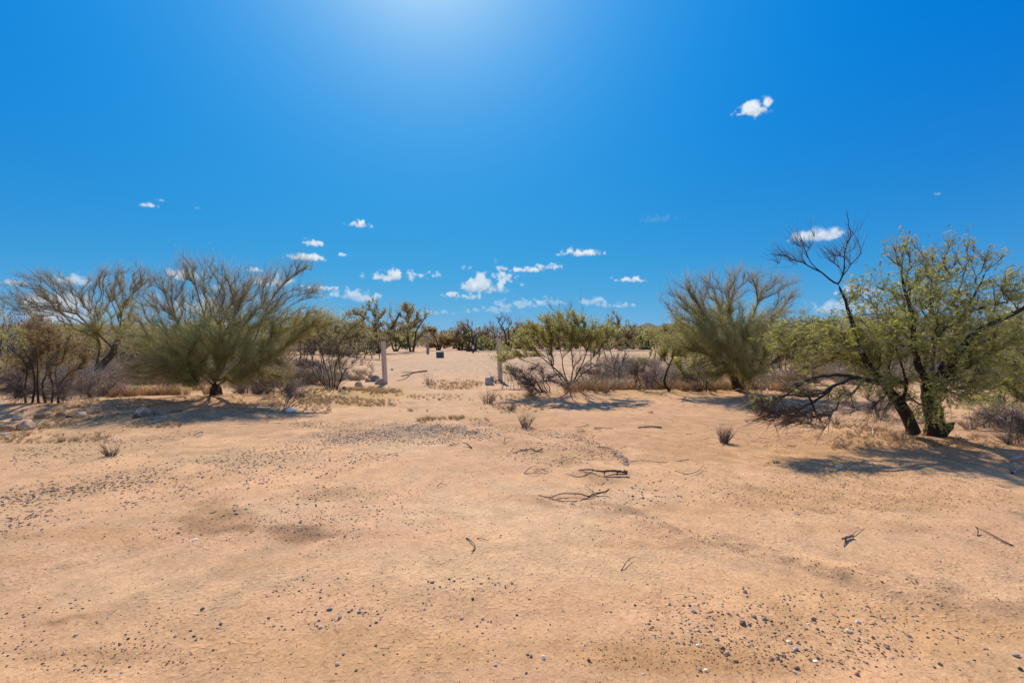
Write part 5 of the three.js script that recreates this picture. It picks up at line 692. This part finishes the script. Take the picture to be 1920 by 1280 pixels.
{
  const blades = (seed, n, spread) => { const g = new Geo(600), r = rngOf(seed); for (let k = 0; k < n; k++) { const a = r() * 6.283, c = Math.cos(a), s = Math.sin(a), t = .15 + .5 * r(), q = Math.hypot(t, 1), v = .75 + .5 * r(); g.twig(c * spread * r(), 0, s * spread * r(), c * t / q, 1 / q, s * t / q, .5 + .6 * r(), .012, c * .5 * r(), -.2 * r(), s * .5 * r(), [v, v, v]); } return g.build(); };
  const grassM = new THREE.MeshPhysicalMaterial({ vertexColors: true, roughness: 1, transmission: .45, thickness: 0 }), tufts = [blades(1, 22, .14), blades(2, 26, .2)];
  const rect = (x0, x1, y0, y1) => (r) => spot(lerp(x0, x1, r()), lerp(y0, y1, r()));
  function grass(label, n, place, h, col, seed) {
    const rng = rngOf(seed), per = [[], []], M = new THREE.Matrix4(), q = new THREE.Quaternion();
    for (let k = 0, t = 0; k < n && t < n * 20; t++) { const p = place(rng); if (!p) continue; k++; q.setFromAxisAngle(V(0, 1, 0), rng() * 6.283); const s = h * (.6 + .8 * rng()), v = .7 + .6 * rng(); per[k % 2].push([M.compose(V(p[0], gh(p[0], p[1]) - .01, p[1]), q, V(s * (.7 + .5 * rng()), s, s)).clone(), new THREE.Color().setRGB(col[0] * v, col[1] * v * (.92 + .16 * rng()), col[2] * v)]); }
    per.forEach((list, i) => { const im = new THREE.InstancedMesh(tufts[i], grassM, list.length); list.forEach(([a, c], k) => { im.setMatrixAt(k, a); im.setColorAt(k, c); }); im.castShadow = im.receiveShadow = true; im.name = numbered('dry_grass'); im.userData.kind = 'stuff'; tag(im, label + (i ? ', fuller tufts' : ', thinner tufts'), 'grass'); scene.add(im); });
  }
  const ORANGE = [.56, .365, .145], YEL = [.62, .43, .16];
  grass('tall orange dry grass right of the yellow green shrub', 850, clumpy(choose([[8, rect(1120, 1340, 696, 742)], [3, rect(1330, 1500, 704, 740)], [1, rect(1060, 1140, 722, 745)]]), .9, .42, .62), .36, ORANGE, 601);
  grass('tall orange dry grass behind the left of the broad wispy tree', 600, clumpy(choose([[6, rect(180, 400, 716, 748)], [2, rect(60, 220, 706, 740)]]), .9, .42, .62), .34, [.58, .385, .17], 602);
  grass('short yellow grass patches around the gate opening', 1700, clumpy(choose([[6, rect(560, 720, 726, 762)], [2, inPatch(850, 722, 60, 9)], [3, inPatch(700, 735, 60, 7)], [3, rect(720, 1020, 740, 772)], [2, inPatch(850, 790, 70, 8)]]), .9, .38, .58), .10, YEL, 603);
  grass('brown dry grass under the trees at right', 900, clumpy(choose([[5, rect(1400, 1920, 700, 800)], [4, rect(1560, 1900, 790, 850)]]), .8, .4, .6), .09, [.55, .36, .15], 604);
  grass('straw stubble on the shaded bank at left', 1200, clumpy(choose([[5, rect(60, 340, 758, 806)], [3, rect(300, 620, 752, 780)], [2, rect(0, 200, 800, 830)]]), .9, .4, .6), .09, [.56, .39, .17], 605);
  grass('thin brown scrub grass on the sand beyond the left bushes', 900, clumpy(choose([[5, rect(420, 700, 676, 716)], [3, rect(180, 430, 676, 712)], [4, rect(1440, 1920, 672, 702)]]), .3, .42, .58), .28, [.46, .30, .15], 606);
  const lit = (() => { const g = new Geo(200), r = rngOf(9); let p = [0, 0, 0]; const P = [[-.5, 0, 0], [-.2, .04, .06], [.1, .02, -.03], [.5, .05, .08]]; g.tube(P, [.018, .02, .016, .008], 4, [1, 1, 1], r, 0); g.tube([[.1, .02, -.03], [.25, .05, -.18], [.34, .03, -.3]], [.012, .01, .006], 3, [1, 1, 1], r, 0); return g.build(); })();
  scatter('twig_litter', ['small dry twigs littering the ground under the trees'], 'litter', [lit], vcM(.9), 2700, clumpy(choose([[10, rect(1400, 1920, 790, 880)], [4, rect(250, 580, 750, 800)], [3, rect(940, 1340, 738, 770)], [1.2, inPatch(1620, 930, 330, 60)], [1, inPatch(1250, 830, 260, 50)], [3, (r) => { const d = 2.6 + 9 * r(), px = r() * 1920; return [(px - 960) / F * d, -d]; }], [2, rect(0, 240, 760, 800)], [2, inPatch(1050, 860, 140, 34)]]), 1.1, .34, .56), (r, x, z) => (.035 + .12 * r() ** 2) * (z > -7.5 ? .55 : 1), (r) => { const v = .5 + .8 * r(); return new THREE.Color().setRGB(.17 * v, .11 * v, .08 * v); }, 304, 1);
  // far scrub that reads as one mass
  const scrub = (seed) => { const g = new Geo(3000), r = rngOf(seed); for (let k = 0; k < 300; k++) { let a, b, c; do { a = r() * 2 - 1; b = r() * 2 - 1; c = r() * 2 - 1; } while (a * a + b * b + c * c > 1); const v = .6 + .8 * r(); g.blade(a * .75, .46 + b * .46, c * .6, r() - .5, r() - .1, r() - .5, .16, .07, r, [v, v, v]); } for (let k = 0; k < 7; k++) g.tube([[(r() - .5) * .2, 0, (r() - .5) * .2], [(r() - .5) * .5, .3, (r() - .5) * .4], [(r() - .5) * 1.1, .75 + .35 * r(), (r() - .5) * .8]], [.025, .017, .006], 4, [.3, .24, .2], r); return g.build(); };
  {
    const fineBush = (seed) => { const g = new Geo(9000), r = rngOf(seed); for (let k = 0; k < 1100; k++) { let a, b, c; do { a = r() * 2 - 1; b = r() * 2 - 1; c = r() * 2 - 1; } while (a * a + b * b + c * c > 1 || noise2(a * 2.4 + seed, b * 2.4 + c * 1.7 + 5) < .36); const v = .6 + .8 * r(); if (r() < .55) g.blade(a * .8, .5 + b * .5, c * .7, r() - .5, r() - .1, r() - .5, .06, .022, r, [v, v, v]); else g.spike(a * .7, .42 + b * .42, c * .6, a * .5 + (r() - .5) * .6, .5 + (r() - .3) * .5, c * .5 + (r() - .5) * .6, .22, .0035, [v * .7, v * .6, v * .6]); } for (let k = 0; k < 9; k++) g.tube([[(r() - .5) * .3, 0, (r() - .5) * .3], [(r() - .5) * .7, .3, (r() - .5) * .6], [(r() - .5) * 1.2, .75 + .25 * r(), (r() - .5)]], [.014, .009, .003], 4, [.3, .22, .17], r); return g.build(); };
    const tangle = (seed) => { const g = new Geo(4000), r = rngOf(seed); for (let k = 0; k < 90; k++) { const a = r() * 6.283, t = .3 + .9 * r(), q = Math.hypot(t, 1), m = g.twig((r() - .5) * .5, .02, (r() - .5) * .5, Math.cos(a) * t / q, 1 / q, Math.sin(a) * t / q, .5 + .6 * r(), .006, (r() - .5), -.3 * r(), (r() - .5), [1, .95, .9].map((v) => v * (.6 + .7 * r()))); for (let j = 0; j < 5; j++) g.spike(m[0] + m[3] * .2 * r(), m[1] + m[4] * .2 * r(), m[2] + m[5] * .2 * r(), r() - .5, r() - .35, r() - .5, .2 + .2 * r(), .004, [.9, .8, .7]); } return g.build(); };
    const under = rngOf(63), tg = [tangle(21), tangle(22)], tl = [[], []], m4 = new THREE.Matrix4(), q4 = new THREE.Quaternion();
    for (let k = 0; k < 760; k++) { const t = under(), d = 15.5 + 20 * under() ** 1.2, px = t < .5 ? lerp(-150, d < 17 ? 300 : 640, under()) : t < .62 ? lerp(1090, 1340, under()) : lerp(1420, 2050, under()), x = (px - 960) / F * d, h = .35 + .75 * under() ** 1.5; if (t >= .62 && d < 17) continue; if (fbm(x * .5 + 2, d * .5, 3) < .42) continue; q4.setFromAxisAngle(V(0, 1, 0), under() * 6.28); const c = under() < .6 ? [.28, .19, .125] : under() < .5 ? [.40, .28, .14] : [.27, .235, .10], v = .75 + .5 * under(); tl[k % 2].push([m4.compose(V(x, gh(x, -d) - .02, -d), q4, V(h * 1.3, h, h * 1.3)).clone(), new THREE.Color().setRGB(c[0] * v, c[1] * v, c[2] * v)]); }
    tl.forEach((l, i) => { const im = new THREE.InstancedMesh(tg[i], twigM, l.length); l.forEach(([a, c], k) => { im.setMatrixAt(k, a); im.setColorAt(k, c); }); im.castShadow = im.receiveShadow = true; im.name = numbered('dry_undergrowth'); im.userData.kind = 'stuff'; tag(im, ['dry twiggy undergrowth between the shrubs on both sides, brown', 'dry twiggy undergrowth between the shrubs on both sides, looser'][i], 'undergrowth'); scene.add(im); });
    const rng = rngOf(62), geos = [fineBush(11), fineBush(12)], lists = [[], []], M = new THREE.Matrix4(), q = new THREE.Quaternion();
    for (let k = 0; k < 600; k++) { const d = 28 + 64 * rng(), side = rng() < .5, px = side ? lerp(-500, d < 60 ? 560 : 660, rng()) : lerp(d < 55 ? 1340 : 1250, 2500, rng()), x = (px - 960) / F * d, h = 1.6 + 2.4 * rng() * rng() + d * .012; q.setFromAxisAngle(V(0, 1, 0), rng() * 6.28); const t = rng(), c = t < .5 ? [.36, .30, .11] : t < .72 ? [.33, .32, .10] : [.36, .25, .10], v = .8 + .4 * rng(); lists[k % 2].push([M.compose(V(x, gh(x, -d) - .05, -d), q, V(h * (.9 + .7 * rng()), h, h)).clone(), new THREE.Color().setRGB(c[0] * v, c[1] * v, c[2] * v)]); }
    lists.forEach((l, i) => { const im = new THREE.InstancedMesh(geos[i], leafM, l.length); l.forEach(([a, c], k) => { im.setMatrixAt(k, a); im.setColorAt(k, c); }); im.castShadow = im.receiveShadow = true; im.name = numbered('scrub_belt'); im.userData.kind = 'stuff'; tag(im, ['belt of low scrub on both sides of the sandy field, denser bushes', 'belt of low scrub on both sides of the sandy field, looser bushes'][i], 'scrub'); scene.add(im); });
  }
  const rng = rngOf(61), geos = [scrub(1), scrub(2), scrub(3)], lists = [[], [], []], M = new THREE.Matrix4(), q = new THREE.Quaternion();
  for (let k = 0; k < 1500; k++) { const d = 92 + 150 * rng() ** 1.5, px = lerp(-900, 2900, rng()); if (d < 104 && px > 700 && px < 1240) continue; const x = (px - 960) / F * d, h = (px > 780 && px < 850 ? 2.8 : 3.6) + 2.4 * rng() * (d / 130); q.setFromAxisAngle(V(0, 1, 0), rng() * 6.28); const t = rng(), c = t < .45 ? [.31, .26, .09] : t < .66 ? [.30, .30, .10] : t < .88 ? [.30, .21, .08] : [.24, .18, .10], v = .8 + .4 * rng(); lists[k % 3].push([M.compose(V(x, gh(x, -d) - .1, -d), q, V(h * (.8 + .6 * rng()), h, h)).clone(), new THREE.Color().setRGB(c[0] * v, c[1] * v, c[2] * v)]); }
  lists.forEach((l, i) => { const im = new THREE.InstancedMesh(geos[i], leafM, l.length); l.forEach(([a, c], k) => { im.setMatrixAt(k, a); im.setColorAt(k, c); }); im.castShadow = im.receiveShadow = true; im.name = numbered('distant_scrub'); im.userData.kind = 'stuff'; tag(im, ['far mass of scrub beyond the sandy field, taller bushes', 'far mass of scrub beyond the sandy field, rounder bushes', 'far mass of scrub beyond the sandy field, looser bushes'][i], 'scrub'); scene.add(im); });
}



renderer.render(scene, camera);
